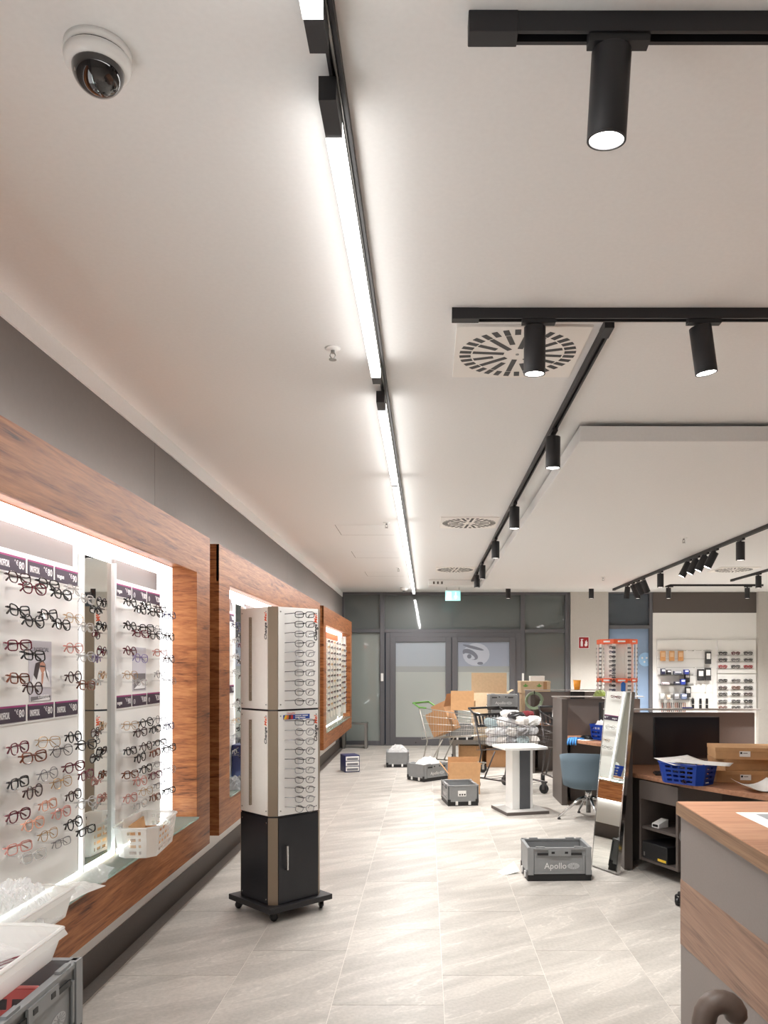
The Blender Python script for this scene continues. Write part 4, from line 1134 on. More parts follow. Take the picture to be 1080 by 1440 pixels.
# ---- baskets with punched sides
def basket(loc, rz, L2, W2, H, label, m, cat='basket', group=None, taper=0.85, chamf=0.045, nz=9):
    t = thing('plastic_basket', label, cat, loc, rz, group)
    def ring(s, z):
        l, w = L2/2*s, W2/2*s; c = chamf*s
        return [(-l+c,-w,z),(l-c,-w,z),(l,-w+c,z),(l,w-c,z),(l-c,w,z),(-l+c,w,z),(-l,w-c,z),(-l,-w+c,z)]
    lo, hi = ring(taper, 0.0), ring(1.0, H)
    for k in range(8):
        a, b_, c, d = lo[k], lo[(k+1) % 8], hi[(k+1) % 8], hi[k]
        ln = math.dist(a, b_)
        if k % 2 == 0:
            nu = max(5, int(ln/0.028)*2+3)
            o = MB().sheet(a, b_, c, d, nu, nz, hole=lambda i, j: (1 < i < nu-2) and i % 4 != 1 and j % 2 == 1 and j < nz-1).build('wall', m, t, solid=0.003)
        else:
            MB().sheet(a, b_, c, d, 1, 1).build('corner', m, t, solid=0.003)
    MB().add(lo, [tuple(reversed(range(8)))]).build('bottom', m, t, solid=0.003)
    MB().tube([(x*1.01, y*1.01, z) for x, y, z in hi], 0.006, 6, closed=True).build('rim', m, t)
    return t
bk = basket((-1.403, 3.92, 0.6875), R(5), 0.205, 0.46, 0.145, 'white punched basket on the glass shelf before the mirror', M_milk)
cb = open_box((-1.405, 3.97, 0.692), R(5), 0.12, 0.26, 0.075, 'flat brown carton lying inside the white punched basket', {'left':(0.05,10)}, M_card)
crumple('glasses_bag', 'grey and clear bags of spectacles in the white punched basket', 'bag', (-1.41,3.80,0.692), 0.12, 0.11, 0.09, M_bag, 8)
# white sheet standing in it
o = MB().sheet((0,0,0),(0,0.30,0),(0.0,0.30,0.07),(0,0,0.07),6,3, jit=lambda u,v:(0.01*math.sin(4*u),0,0)).build('paper_sheet', M_paper, None, solid=0.001)
o.location = (-1.498, 3.86, 0.775); tag(o, 'white paper leaning in the punched basket by the board', 'paper')

bb = basket((1.895, 5.68, 0.7560), R(-47), 0.37, 0.26, 0.145, 'blue punched basket full of spectacles on the wooden desk', M_bluebasket)
MB().box(0.1615,0.1645,-0.045,-0.005,0.014,0.022).build('print_line', M_printwhite, bb)
rb = random.Random(5)
for k in range(16):
    glasses_small(KINDS[k % 6], ['silver','black','clear','gunmetal','gold','dark brown'][k % 6], 0.0022, (1.895+rb.uniform(-0.07,0.07), 5.68+rb.uniform(-0.07,0.07), 0.785+0.03*(k//6)), (R(80+rb.uniform(-15,15)), R(rb.uniform(-20,20)), rb.uniform(0,6.3)),
                  'loose %s %s spectacles, %s in the heap inside the blue punched basket' % (['silver','black','clear','gunmetal','gold','dark brown'][k % 6], KINDS[k % 6], ['lowest','in the middle','highest'][k//6]), 'spectacles in the blue basket')
def paper(loc, rz, w, h, label, lift=0.0, tilt=(0,0), curl=0.0, name='paper_sheet', group=None):
    o = MB().sheet((-w/2,-h/2,0),(w/2,-h/2,0),(w/2,h/2,0),(-w/2,h/2,0),8,8, jit=lambda u,v:(0,0,curl*(2*u-1)**2+lift*v*v)).build(name, M_paper, None, True, solid=0.0008)
    o.location = loc; o.rotation_euler = (tilt[0], tilt[1], rz); return tag(o, label, 'paper', group)
paper((1.86,5.72,0.905), R(20), 0.30, 0.24, 'white paper sheet lying across the blue basket, toward the monitor', 0.01, (R(4),R(-2)), 0.005)
paper((1.97,5.60,0.911), R(-28), 0.40, 0.23, 'white paper sheet jutting from the blue basket toward the boxes', 0.0, (0,R(2)), 0.004)
paper((2.26,5.34,0.760), R(12), 0.28, 0.20, 'curled white paper on the desk between basket and yellow bag', 0.02, (0,0), 0.045)
crumple('yellow_bag', 'crumpled yellow bag at the edge of the wooden desk', 'bag', (2.47,5.42,0.754), 0.26, 0.20, 0.075, mat('yellow_film', srgb(228,186,40), 0.35), 12)
def carton(loc, rz, w, d2, h, label, m=M_card, labelled=True, group=None):
    t = thing('cardboard_box', label, 'box', loc, rz, group)
    MB().box(-w/2,w/2,-d2/2,d2/2,0,h-0.012).build('body', m, t, bevel=0.003)
    MB().box(-w/2-0.003,w/2+0.003,-d2/2-0.003,d2/2+0.003,h-0.03,h).build('lid', m, t, bevel=0.002)
    if labelled:
        l_ = MB().box(-0.085,-0.01,-d2/2-0.0045,-d2/2-0.003,0.022,0.062).build('paper_label', M_paper, t)
        MB().box(-0.08,-0.066,-d2/2-0.0052,-d2/2-0.0045,0.042,0.056).build('print_block', M_printblack, l_)
        MB().box(-0.06,-0.03,-d2/2-0.0052,-d2/2-0.0045,0.046,0.05).build('print_block', M_printblack, l_)
    return t
carton((2.38,5.82,0.753), R(-8), 0.50, 0.32, 0.088, 'flat cardboard box lowest of three on the wooden desk', group=None)
carton((2.40,5.85,0.841), R(4), 0.48, 0.30, 0.082, 'flat cardboard box in the middle of the desk stack', labelled=False)
carton((2.38,5.82,0.923), R(-10), 0.50, 0.33, 0.086, 'flat cardboard box topmost of three on the wooden desk')

# things on the second desk
cupo = thing('paper_cup', 'orange paper cup on the ledge of the farthest desk', 'cup', (2.37, 12.33, 1.232))
MB().lathe([(0.001,0.0),(0.045,0.0),(0.060,0.15),(0.056,0.15),(0.042,0.006)], seg=20).build('cup_wall', mat('cup_orange', srgb(255,170,60), 0.5), cupo, True)
MB().lathe([(0.0585,0.143),(0.062,0.146),(0.062,0.152),(0.057,0.152)], seg=20).build('rolled_rim', mat('cup_rim', srgb(252,196,110), 0.5), cupo, True)
paper((2.58,12.33,1.234), 0.1, 0.30, 0.08, 'thin pale folder lying on the ledge beside the orange cup')
bxs = thing('black_box', 'small black box hanging below the ledge of the farthest desk', 'box', (2.36, 12.22, 1.09))
MB().box(-0.11,0.11,0.0,0.075,0,0.115).build('housing', M_blackplastic, bxs, bevel=0.004)
MB().box(-0.09,0.09,-0.004,0.0,0.02,0.095).build('front_plate', M_black, bxs)
crumple('snack_bag', 'green and yellow bag lying on the desk partition by the mirror top', 'bag', (2.135,9.62,1.233), 0.17, 0.10, 0.085, mat('green_yellow_film', srgb(104,116,44), 0.45, noise=0.5, nscale=14), 15)
m2 = thing('monitor', 'black monitor seen edge-on at the second desk behind the mirror', 'monitor', (2.12, 9.30, 0.7535), R(65))
MB().box(-0.25,0.25,-0.012,0.018,0.10,0.43).build('housing', M_blackplastic, m2, bevel=0.004)
MB().box(-0.03,0.03,0.018,0.05,0.01,0.3).build('stand_neck', M_blackplastic, m2); MB().box(-0.10,0.10,-0.06,0.10,0,0.012).build('stand_foot', M_blackplastic, m2)
gl = MB()
gl.sheet((-0.05,-0.06,0.006),(0.05,-0.06,0.006),(0.05,0.04,0.03),(-0.05,0.04,0.03),4,4)
gm = mat('blue_nitrile', srgb(70,150,226), 0.45)
go = MB()
go.hexa([(-0.05,-0.05,0),(0.05,-0.05,0),(0.045,0.06,0),(-0.045,0.06,0),(-0.045,-0.04,0.03),(0.045,-0.04,0.035),(0.04,0.05,0.02),(-0.04,0.05,0.025)])
gt = thing('rubber_glove', 'crumpled blue disposable glove hanging over the second desk edge', 'glove', (1.70, 9.05, 0.7535), R(-20))
go.build('palm', gm, gt, bevel=0.012)
for k in range(4):
    MB().tube([(-0.038+k*0.025,-0.03,0.014),(-0.045+k*0.027,-0.075,0.010),(-0.05+k*0.03,-0.10-0.01*(k % 2),-0.03),(-0.05+k*0.03,-0.102,-0.055)], [0.012,0.012,0.011,0.008], 7).build('finger', gm, gt, True)
MB().tube([(0.045,0.02,0.014),(0.085,0.0,0.012),(0.12,0.015,0.012)], [0.013,0.012,0.009], 7).build('thumb', gm, gt, True)
basket((2.03, 9.03, 0.7560), R(-65), 0.30, 0.20, 0.17, 'blue punched basket with white tissue on the second desk', M_bluebasket, nz=7)
crumple('tissue_paper', 'white tissue heaped in the blue basket of the second desk', 'paper', (2.03,9.03,0.86), 0.22, 0.15, 0.14, M_paper, 21, R(-65))
crumple('cable_bundle', 'black cable bundle on the second desk between glove and basket', 'cable', (1.87,9.12,0.7545), 0.16, 0.14, 0.05, M_blackplastic, 25)
paper((1.83,8.97,0.754), R(-50), 0.20, 0.14, 'white paper under the black cable bundle', curl=0.006)

# ------------------------------------------------------------------ leaning mirror
lm_ = thing('leaning_mirror', 'tall slim mirror leaning against the desk end', 'mirror', (1.405, 6.115, 0.0), 0)
bl, br = Vector((1.322,6.261,0)), Vector((1.457,5.986,0))
u = (br-bl).normalized(); n2 = Vector((0.897,0.442,0)); up = (Vector((0,0,1))*1.395+n2*0.148).normalized()
Hm = (Vector((0,0,1.395))+n2*0.148).length; Wm = (br-bl).length
nrm = u.cross(up).normalized()      # towards the aisle
if nrm.x > 0: nrm = -nrm
rm = Matrix((u, up, nrm)).transposed().to_4x4(); rm.translation = bl + Vector((0,0,0.008))
lm_.matrix_world = rm
MB().box(0.006,Wm-0.012,0.006,Hm-0.006,0,0.004).build('mirror_glass', M_mirror, lm_)
MB().box(0,Wm,0,Hm,-0.028,0.0).build('back_board', M_white, lm_)
MB().box(-0.003,0.004,0,Hm,-0.028,0.006).build('edge_profile', M_chrome, lm_); MB().box(Wm-0.012,Wm+0.003,0,Hm,-0.028,0.006).build('edge_profile', M_chrome, lm_)
MB().box(0,Wm,0,0.006,-0.028,0.006).build('edge_profile', M_chrome, lm_); MB().box(0,Wm,Hm-0.006,Hm,-0.028,0.006).build('edge_profile', M_chrome, lm_)

# ------------------------------------------------------------------ slate blue swivel chair
ch = thing('swivel_chair', 'slate blue tub chair on a polished four star base', 'chair', (1.70, 8.22, 0), R(22))
sh = MB(); N = 22; prof = []
def shell(ri, zb, zt):
    pts = []
    for i in range(N+1):
        a = R(-118)+R(236)*i/N          # opening faces local -x ... back of the tub at +x
        f = 1-abs(2*i/N-1)**2.2
        pts.append((a, f))
    return pts
vo = []
for (rad0, rad1) in ((0.265, 0.30), (0.225, 0.262)):
    for i in range(N+1):
        a = R(-125)+R(250)*i/N; f = 1-abs(2*i/N-1)**2.6
        zt = 0.56+0.15*f
        for k in range(5):
            v = k/4; rr = rad0+(rad1-rad0)*v; z = 0.36+(zt-0.36)*v
            vo.append((rr*math.cos(a)*(1+0.02*v), rr*math.sin(a), z))
M5 = (N+1)*5; fs = []
for i in range(N):
    for k in range(4):
        a = i*5+k
        fs.append((a, a+5, a+6, a+1)); fs.append((M5+a, M5+a+1, M5+a+6, M5+a+5))
    fs.append((i*5+4, (i+1)*5+4, M5+(i+1)*5+4, M5+i*5+4)); fs.append((i*5, M5+i*5, M5+(i+1)*5, (i+1)*5))
fs.append((0,1,M5+1,M5)); fs.append((1,2,M5+2,M5+1)); fs.append((2,3,M5+3,M5+2)); fs.append((3,4,M5+4,M5+3))
e0 = N*5
for k in range(4): fs.append((e0+k, M5+e0+k, M5+e0+k+1, e0+k+1))
sh.add(vo, fs)
back = sh.build('backrest', M_slate, ch, True); back.rotation_euler = (0, 0, R(-130))
MB().lathe([(0.05,0.325),(0.20,0.330),(0.262,0.355),(0.268,0.40),(0.255,0.44),(0.15,0.455),(0.001,0.455)], seg=36).build('seat', M_slate, ch, True)
MB().lathe([(0.10,0.312),(0.10,0.326)], seg=24).build('seat_plate', M_black, ch)
MB().lathe([(0.026,0.065),(0.026,0.20),(0.034,0.20),(0.034,0.315)], seg=18).build('column', M_chrome, ch, True)
for k in range(4):
    a = R(75+90*k)
    p = [(0.02*math.cos(a),0.02*math.sin(a),0.225),(0.10*math.cos(a),0.10*math.sin(a),0.205),(0.32*math.cos(a),0.32*math.sin(a),0.028)]
    lg = MB().tube(p, [0.024,0.019,0.011], 8).build('leg', M_chrome, ch, True)
    MB().lathe([(0.016,0.0),(0.016,0.014),(0.008,0.024)], 0.318*math.cos(a), 0.318*math.sin(a), 12).build('glide', M_blackplastic, lg)

# ------------------------------------------------------------------ wooden counter near the viewer
ct = thing('service_counter', 'wood topped counter with taupe side and slanted walnut band', 'counter', (1.10, 3.40, 0))
MB().prism([(-0.0112,0.0),(-0.0842,-2.3),(1.6,-2.3),(1.6,0.0)], 0.957, 1.013).build('worktop', [M_wooddesk], ct, bevel=0.002)
o = MB().hexa([(-0.0155,0.001,0.958),(-0.0885,-2.3,0.958),(-0.084,-2.3,0.958),(-0.011,0.001,0.958),(-0.0155,0.001,1.011),(-0.0885,-2.3,1.011),(-0.084,-2.3,1.011),(-0.011,0.001,1.011)]).build('edge_band', M_woodedge, ct)
def side(za0, za1, zb0, zb1, m, nm, th=0.0):
    b = MB(); x0a, x0b = 0.004-th, -0.066-th
    b.hexa([(x0a,-0.002,za0),(x0b,-2.28,zb0),(x0b+0.02+th,-2.28,zb0),(x0a+0.02+th,-0.002,za0),(x0a,-0.002,za1),(x0b,-2.28,zb1),(x0b+0.02+th,-2.28,zb1),(x0a+0.02+th,-0.002,za1)])
    return b.build(nm, m, ct)
side(0.677,0.957,0.79,0.957,M_taupe,'upper_panel'); side(0.396,0.677,0.60,0.79,M_woodband,'walnut_band',0.002); side(0.0,0.396,0.0,0.60,M_taupe,'lower_panel')
MB().box(0.03,1.6,-0.03,-0.005,0,0.957).build('end_panel', M_taupe, ct)
MB().box(0.4,1.6,-2.28,-0.05,0,0.10).build('plinth', M_plinth, ct)
pm = thing('printed_sheet', 'white sheet with grey print lying on the wooden counter', 'paper', (1.44, 2.98, 1.0135))
MB().box(0,0.42,0,0.297,0,0.001).build('sheet', M_paper, pm)
pm.location = (1.238, 2.838, 1.0135)
MB().box(0.065,0.40,0.03,0.262,0.001,0.0014).build('grey_print', mat('print_grey', srgb(150,152,154), 0.7), pm)

# brown leather stool in front of it
lc = thing('stool', 'brown leather stool with a rolled back pad before the wooden counter', 'stool', (0.86, 2.12, 0), 0)
rl = 0.046
arch = [(-rl-0.004,0.17,0.36),(-rl-0.004,0.17,0.56)]+[(-rl*math.cos(t), 0.17, 0.572+rl*math.sin(t)) for t in [PI*i/9 for i in range(10)]]+[(rl+0.002,0.17,0.558)]
MB().tube(arch, [0.030]+[0.0345]*(len(arch)-3)+[0.032,0.020], 16).build('back_pad', M_leather, lc, True)
MB().lathe([(0.10,0.40),(0.155,0.405),(0.168,0.43),(0.165,0.46),(0.11,0.475),(0.001,0.475)], seg=32).build('seat', M_leather, lc, True)
MB().lathe([(0.022,0.03),(0.022,0.41)], seg=14).build('column', M_chrome, lc, True)
MB().lathe([(0.17,0.0),(0.17,0.012),(0.03,0.035)], seg=30).build('foot', M_chrome, lc, True)

oc = thing('office_chair', 'black office chair mostly hidden behind the wooden counter', 'chair', (1.92, 5.05, 0))
MB().lathe([(0.03,0.10),(0.03,0.42)], seg=14).build('column', M_blackplastic, oc)
MB().box(-0.23,0.23,-0.22,0.22,0.42,0.50).build('seat', M_blackplastic, oc, bevel=0.03)
MB().box(0.20,0.26,-0.2,0.2,0.50,0.66).build('backrest', M_blackplastic, oc, bevel=0.025)
for k in range(5):
    a = R(141+72*k)
    MB().tube([(0,0,0.11),(0.30*math.cos(a),0.30*math.sin(a),0.075)], [0.03,0.018], 8).build('leg', M_blackplastic, oc)
    caster(oc, 0.30*math.cos(a), 0.30*math.sin(a), 0.072, 0.028, 0.02, a)

# ------------------------------------------------------------------ shopping carts
def cart(loc, rz, label, mwire, mhandle, wire=0.0032, depth_front=0.20, seat=True):
    """nose along local +x; origin on the floor under the middle"""
    t = thing('shopping_cart', label, 'shopping cart', loc, rz, 'shopping carts')
    L0, L1 = -0.42, 0.48                      # handle end, nose end of the basket
    wt0, wt1, wb0, wb1 = 0.27, 0.20, 0.23, 0.17   # half widths top/bottom at handle end and nose
    zt0, zt1, zb0, zb1 = 0.98, 0.86, 0.50, 0.58
    def P(u, s, v):    # along, side, height 0..1
        x = L0+(L1-L0)*u + (0.06*u*v) - 0.05*(1-u)*v*0
        return (x, s*((wb0+(wb1-wb0)*u)*(1-v)+(wt0+(wt1-wt0)*u)*v), (zb0+(zb1-zb0)*u)*(1-v)+(zt0+(zt1-zt0)*u)*v)
    b = MB()
    for s in (-1, 1):
        for v in (0, 0.25, 0.5, 0.75): b.tube([P(0,s,v), P(1,s,v)], wire, 4)
        for k in range(24): b.tube([P(k/23,s,0), P(k/23,s,1)], wire*0.72, 4)
    for v in (0.0, 0.33, 0.66): b.tube([P(1,-1,v), P(1,1,v)], wire, 4)
    for k in range(9):
        q = -1+2*k/8
        a = [c+(d-c)*(q+1)/2 for c, d in zip(P(1,-1,0), P(1,1,0))]; c2_ = [c+(d-c)*(q+1)/2 for c, d in zip(P(1,-1,1), P(1,1,1))]
        b.tube([a, c2_], wire*0.72, 4)
        a0 = [c+(d-c)*(q+1)/2 for c, d in zip(P(0,-1,0), P(0,1,0))]
        b.tube([a0, a], wire*0.8, 4)
    for u in (0, 0.25, 0.5, 0.75): b.tube([P(u,-1,0), P(u,1,0)], wire, 4)
    stuff(b.build('wire_basket', mwire, t))
    MB().tube([P(0,-1,1),P(1,-1,1),P(1,1,1),P(0,1,1)], 0.0065, 6).build('basket_rim', mwire, t, True)
    MB().tube([(L0-0.12,-0.27,1.045),(L0-0.12,0.27,1.045)], 0.015, 10).build('handle', mhandle, t, True)
    for s in (-1, 1):
        MB().tube([(L0-0.12,s*0.262,1.045),(L0-0.02,s*0.27,0.985),(L0+0.10,s*0.272,0.975)], 0.013, 8).build('handle_arm', mhandle, t, True)
        MB().tube([(L0-0.02,s*0.265,0.98),(L0+0.10,s*0.232,0.48),(L0+0.02,s*0.25,0.13)], 0.011, 8).build('frame_leg', mwire, t, True)
        MB().tube([(L0+0.02,s*0.25,0.15),(L1-0.02,s*0.18,0.15)], 0.011, 8).build('chassis_rail', mwire, t, True)
        MB().tube([(L0+0.16,s*0.235,0.15),(L0+0.34,s*0.21,0.51)], 0.010, 8).build('brace', mwire, t, True)
        caster(t, L0+0.03, s*0.245, 0.14, 0.0625, 0.028, PI/2, mwire); caster(t, L1-0.06, s*0.18, 0.14, 0.0625, 0.028, PI/2+0.3, mwire)
    lr = MB()
    for k in range(6):
        x = L0+0.10+k*0.14; w = 0.245+(0.18-0.245)*(x-L0)/(L1-L0); lr.tube([(x,-w,0.15),(x,w,0.15)], wire, 4)
    stuff(lr.build('lower_rack', mwire, t))
    if seat:
        f = MB()
        f.sheet((L0+0.01,-0.225,0.80),(L0+0.01,0.225,0.80),(L0-0.02,0.25,0.975),(L0-0.02,-0.25,0.975),17,6,hole=lambda i,j: i % 2 == 1 and j not in (0,5))
        f.build('seat_flap', mhandle if mhandle is M_blackplastic else mwire, t, solid=0.006)
    return t
M_green = mat('green_plastic', srgb(90,142,60), 0.4)
M_wirecart = mat('zinc_wire', srgb(178,176,170), 0.32, 0.8)
M_wiredark = mat('dark_wire', srgb(92,88,88), 0.35, 0.7)
cart((0.40, 11.80, 0), R(-26), 'silver shopping cart with green handle holding the tilted carton', M_wirecart, M_green, seat=False)
cart((1.09, 10.06, 0), R(-54), 'dark wire shopping cart with black handle, full of clear bags', M_wiredark, M_blackplastic)
cart((1.86, 10.25, 0), R(-84), 'dark wire shopping cart half hidden by the desk end panel', M_wiredark, M_blackplastic)
# loads
def lump(name, label, cat, loc, sx, sy, sz, m, seed, rz=0, group=None):
    # a stuffed crumpled bag: rounded, dented and creased all over
    rn = random.Random(seed); nu, nv = 14, 8; vs = []; fs = []
    ph = [(rn.randint(2,5), rn.uniform(2,6), rn.uniform(0,6.3)) for _ in range(5)]
    for j in range(nv+1):
        v = -PI/2+PI*j/nv
        for i in range(nu):
            u = 2*PI*i/nu
            k = 0.80+0.10*sum(abs(math.sin(a*u+b_*v+c)) for a, b_, c in ph)/2.5+rn.uniform(-0.10, 0.10)
            cv = math.copysign(abs(math.cos(v))**0.7, math.cos(v)); sv = math.copysign(abs(math.sin(v))**0.8, math.sin(v))
            if j in (0, nv): k = 0.88
            vs.append((sx/2*k*cv*math.cos(u), sy/2*k*cv*math.sin(u), sz/2*(1+k*sv)))
    for j in range(nv):
        for i in range(nu): fs.append((j*nu+i, j*nu+(i+1)%nu, (j+1)*nu+(i+1)%nu, (j+1)*nu+i))
    b = MB(); b.add(vs, fs); o = b.build(name, m); o.location = loc; o.rotation_euler = (0, 0, rz)
    return tag(o, label, cat, group)
open_box((0.31, 11.83, 0.60), R(-26), 0.34, 0.30, 0.36, 'tilted open carton standing in the green handled cart', {'right':(0.20, 40), 'back':(0.12, 5)}, M_carddark, rot=(R(0), R(-24), R(-26)))
open_box((0.545, 11.62, 0.955), R(-8), 0.34, 0.30, 0.135, 'small carton with raised flap lying across the green handled cart', {'front':(0.15, 3)})
rc = random.Random(9)
bagm = [milky('bag_clear', srgb(240,240,242), 0.75, 0.15), M_paper, milky('bag_bluish', srgb(206,222,226), 0.8, 0.15), mat('bag_grey', srgb(150,150,152), 0.35), milky('bag_white2', srgb(236,232,228), 0.85, 0.2)]
bagw = ['clear', 'white', 'bluish', 'grey', 'milky']
q = 0
for lay in range(3):
    for iu in range(4):
        for iv in range(2):
            u = -0.27+iu*0.19+rc.uniform(-0.02,0.02); v = -0.085+iv*0.16+rc.uniform(-0.015,0.015); a = R(-54)
            x, y = 1.09+u*math.cos(a)-v*math.sin(a), 10.06+u*math.sin(a)+v*math.cos(a)
            m_ = q*7 % 5
            lump('clear_bag', '%s spectacle bag in dark wire cart, %s layer, %s from handle, %s side' % (bagw[m_], ['bottom','middle','top'][lay], ORD[iu], ['near','far'][iv]), 'bag', (x, y, 0.555+0.02*iu*0.8+0.125*lay), 0.20, 0.17, 0.13, bagm[m_], 40+q, rc.uniform(0,3), 'bags in the dark wire cart')
            q += 1
lump('black_bag', 'crumpled black bag on top of the clear bags in the cart', 'bag', (1.13,9.86,0.93), 0.24, 0.2, 0.10, mat('black_film', srgb(36,34,36), 0.3), 61)
lump('red_bag', 'dark red bag on the load of the dark wire cart', 'bag', (1.30,10.08,0.94), 0.18, 0.15, 0.09, mat('red_film', srgb(130,44,50), 0.35), 62)
lump('white_bag', 'white crumpled bag heaped highest in the dark wire cart', 'bag', (1.08,10.14,0.94), 0.28, 0.2, 0.10, M_paper, 63)
for k, (x, y, c, nm) in enumerate(((1.80,10.0,srgb(150,196,60),'lime green'),(1.90,9.98,srgb(176,96,50),'orange brown'),(1.84,10.25,srgb(236,234,230),'white'))):
    lump('snack_bag', '%s packet in the half hidden shopping cart' % nm, 'bag', (x,y,0.60), 0.14,0.18,0.22, mat('packet_%d' % k, c, 0.4), 70+k)
lump('dark_coat', 'dark garment heaped on the half hidden shopping cart', 'clothing', (1.95,10.22,0.80), 0.28,0.30,0.24, M_blackplastic, 75)
o = MB().box(-0.09,0.09,-0.004,0.004,0,0.24).build('paper_sheet', M_paper); o.location = (1.79,10.62,0.90); o.rotation_euler = (R(-10),R(8),0); tag(o, 'white paper standing up in the half hidden cart', 'paper')

# trolley with grey crates behind the carts
tr = thing('platform_trolley', 'low grey platform trolley carrying stacked crates behind the carts', 'trolley', (0.98, 12.62, 0))
MB().box(-0.62,0.62,-0.30,0.30,0.40,0.43).build('platform', M_steel, tr, bevel=0.004)
MB().box(-0.62,0.62,-0.305,-0.29,0.37,0.44).build('front_rail', M_steel, tr)
for sx in (-1,1):
    for sy in (-1,1):
        MB().box(sx*0.54-0.02,sx*0.54+0.02,sy*0.24-0.02,sy*0.24+0.02,0.15,0.40).build('leg', M_steel, tr)
        caster(tr, sx*0.54, sy*0.24, 0.16, 0.075, 0.03, 0.5*sx)
crate((0.56, 12.57, 0.43), R(90), 'grey crate by itself on the trolley beside the stacked ones', False)
for k in range(3):
    crate((1.17+0.02*k, 12.57-0.01*k, 0.43+0.2415*k), R([90,92,-3][k]), '%s grey crate of the stack on the trolley' % ['lowest','middle','topmost'][k], k == 2)
open_box((1.06, 13.12, 0.0), 0, 0.60, 0.34, 1.16, 'big open carton standing tall behind the crate stack', {'back':(0.33,0), 'left':(0.10,60), 'right':(0.10,60)}, M_cardpale)
bxA = carton((1.87, 13.3, 0.0), 0, 0.55, 0.36, 0.60, 'tall brown carton on the floor behind the farthest desk', M_card, False)
carton((1.86, 13.3, 0.60), 0, 0.52, 0.36, 0.55, 'brown carton in the middle of the stack behind the farthest desk', M_cardpale, False)
cd = carton((1.82, 13.28, 1.15), R(2), 0.50, 0.34, 0.20, 'flat pale carton with green leaf prints, topmost behind the farthest desk', M_cardpale, False)
for x in (-0.17, 0.06):
    MB().prism_axis([(x-0.05,0.12),(x-0.015,0.14),(x,0.17),(x+0.015,0.14),(x+0.05,0.12),(x,0.10)], -0.1755, -0.1735, 'y').build('leaf_print', mat('leaf_green', srgb(110,160,80), 0.7), cd)
MB().box(0.13,0.19,-0.1755,-0.1735,0.06,0.19).build('dark_print', M_carddark, cd)
wb = thing('white_box', 'small white box on the pale carton with leaf prints', 'box', (1.87, 13.28, 1.35)); MB().box(-0.12,0.12,-0.08,0.08,0,0.07).build('body', M_whiteplastic, wb, bevel=0.003); MB().box(-0.122,0.122,-0.082,0.082,0.07,0.085).build('lid', M_whiteplastic, wb, bevel=0.002)
hz = thing('hose_coil', 'loops of dull green hose hanging at the end of the farthest desk', 'hose', (1.60, 11.655, 1.085), 0)
pts = []
for i in range(64):
    a = 2*PI*i/21.0; r = 0.135-0.0006*i
    pts.append((r*math.cos(a), 0.0005*i-0.02, r*math.sin(a)))
MB().tube(pts, 0.010, 7).build('hose', mat('hose_green', srgb(128,142,118), 0.4), hz, True)
MB().tube([(0,0.05,0.139),(0,-0.035,0.147),(0,-0.035,0.10)], 0.006, 6).build('hook', M_blackplastic, hz)
# brown boxes on the floor under the trolley
carton((0.70, 12.62, 0.0), 0, 0.36, 0.40, 0.34, 'brown carton on the floor under the left end of the trolley', M_card, False)
carton((1.12, 12.6, 0.0), 0, 0.34, 0.40, 0.30, 'brown carton on the floor under the middle of the trolley', M_carddark, False)

# ------------------------------------------------------------------ revolving sunglasses rack
sp = thing('revolving_rack', 'revolving rack with orange header bands behind the desks', 'display rack', (3.065, 12.6, 0))
hexr = lambda r, n=8, o=PI/8: [(r*math.cos(o+2*PI*i/n), r*math.sin(o+2*PI*i/n)) for i in range(n)]
for z0, z1 in ((1.955, 2.03), (1.345, 1.41)):
    hb = MB().prism(hexr(0.325), z0, z1).build('header_band', M_orange, sp, bevel=0.002)
    for a_, wd in ((0, 'Optik'), (-1, 'Sonne'), (1, 'Brillen')):
        an = -PI/2 + a_*PI/4
        pb = MB().box(-0.07+0.01*len(wd)-0.04,0.06,-0.0015,0.0005,-0.013,0.013).build('print_line', M_printwhite, hb); pb.location = (0.3015*math.cos(an), 0.3015*math.sin(an), (z0+z1)/2); pb.rotation_euler = (0, 0, an+PI/2)
MB().lathe([(0.02,0.05),(0.02,2.0)], seg=12).build('centre_pole', M_steel, sp)
MB().lathe([(0.30,0.0),(0.30,0.03),(0.06,0.06)], seg=28).build('foot', M_black, sp)
for k in range(8):
    an = PI/8+2*PI*k/8
    x, y = 0.305*math.cos(an), 0.305*math.sin(an)
    pk = MB().box(-0.022,0.022,-0.012,0.012,0.55,1.96); p = pk.build('rod', M_whiteplastic, sp); p.location = (x, y, 0); p.rotation_euler = (0,0,an+PI/2)
    nb = MB()
    for r in range(20): nb.box(-0.030,0.030,-0.022,-0.012,0.62+r*0.066,0.645+r*0.066)
    stuff(nb.build('nose_pegs', mat('peg_grey', srgb(110,110,112), 0.5), p))
for k, an in enumerate((-PI/2, -PI/2+PI/4, -PI/2-PI/4)):
    p = MB().box(-0.105,0.105,0.0,0.006,0.6,1.955).build('inner_panel', M_white if k != 1 else M_bluebasket if False else M_white, sp); p.location = (0.20*math.cos(an), 0.20*math.sin(an), 0); p.rotation_euler = (0,0,an+PI/2)
bt = MB().prism_axis([(-0.035,0.0),(0.035,0.0),(0.035,0.24),(0.0,0.27),(-0.035,0.24)], -0.004, 0.004, 'y').build('blue_tag', mat('tag_blue', srgb(40,100,180), 0.5), sp); bt.location = (0.02, -0.325, 1.09)
for k in range(10):
    glasses_small(KINDS[k % 6], ['black','navy','gunmetal','black'][k % 4], 0.0032, (3.065-0.155, 12.6-0.33, 1.90-k*0.075), (0,0,R(-10)),
        'small dark sunglasses, %s from the top on the revolving rack' % ORD[k], 'sunglasses on the revolving rack', 'folded', (0.75,1,1))

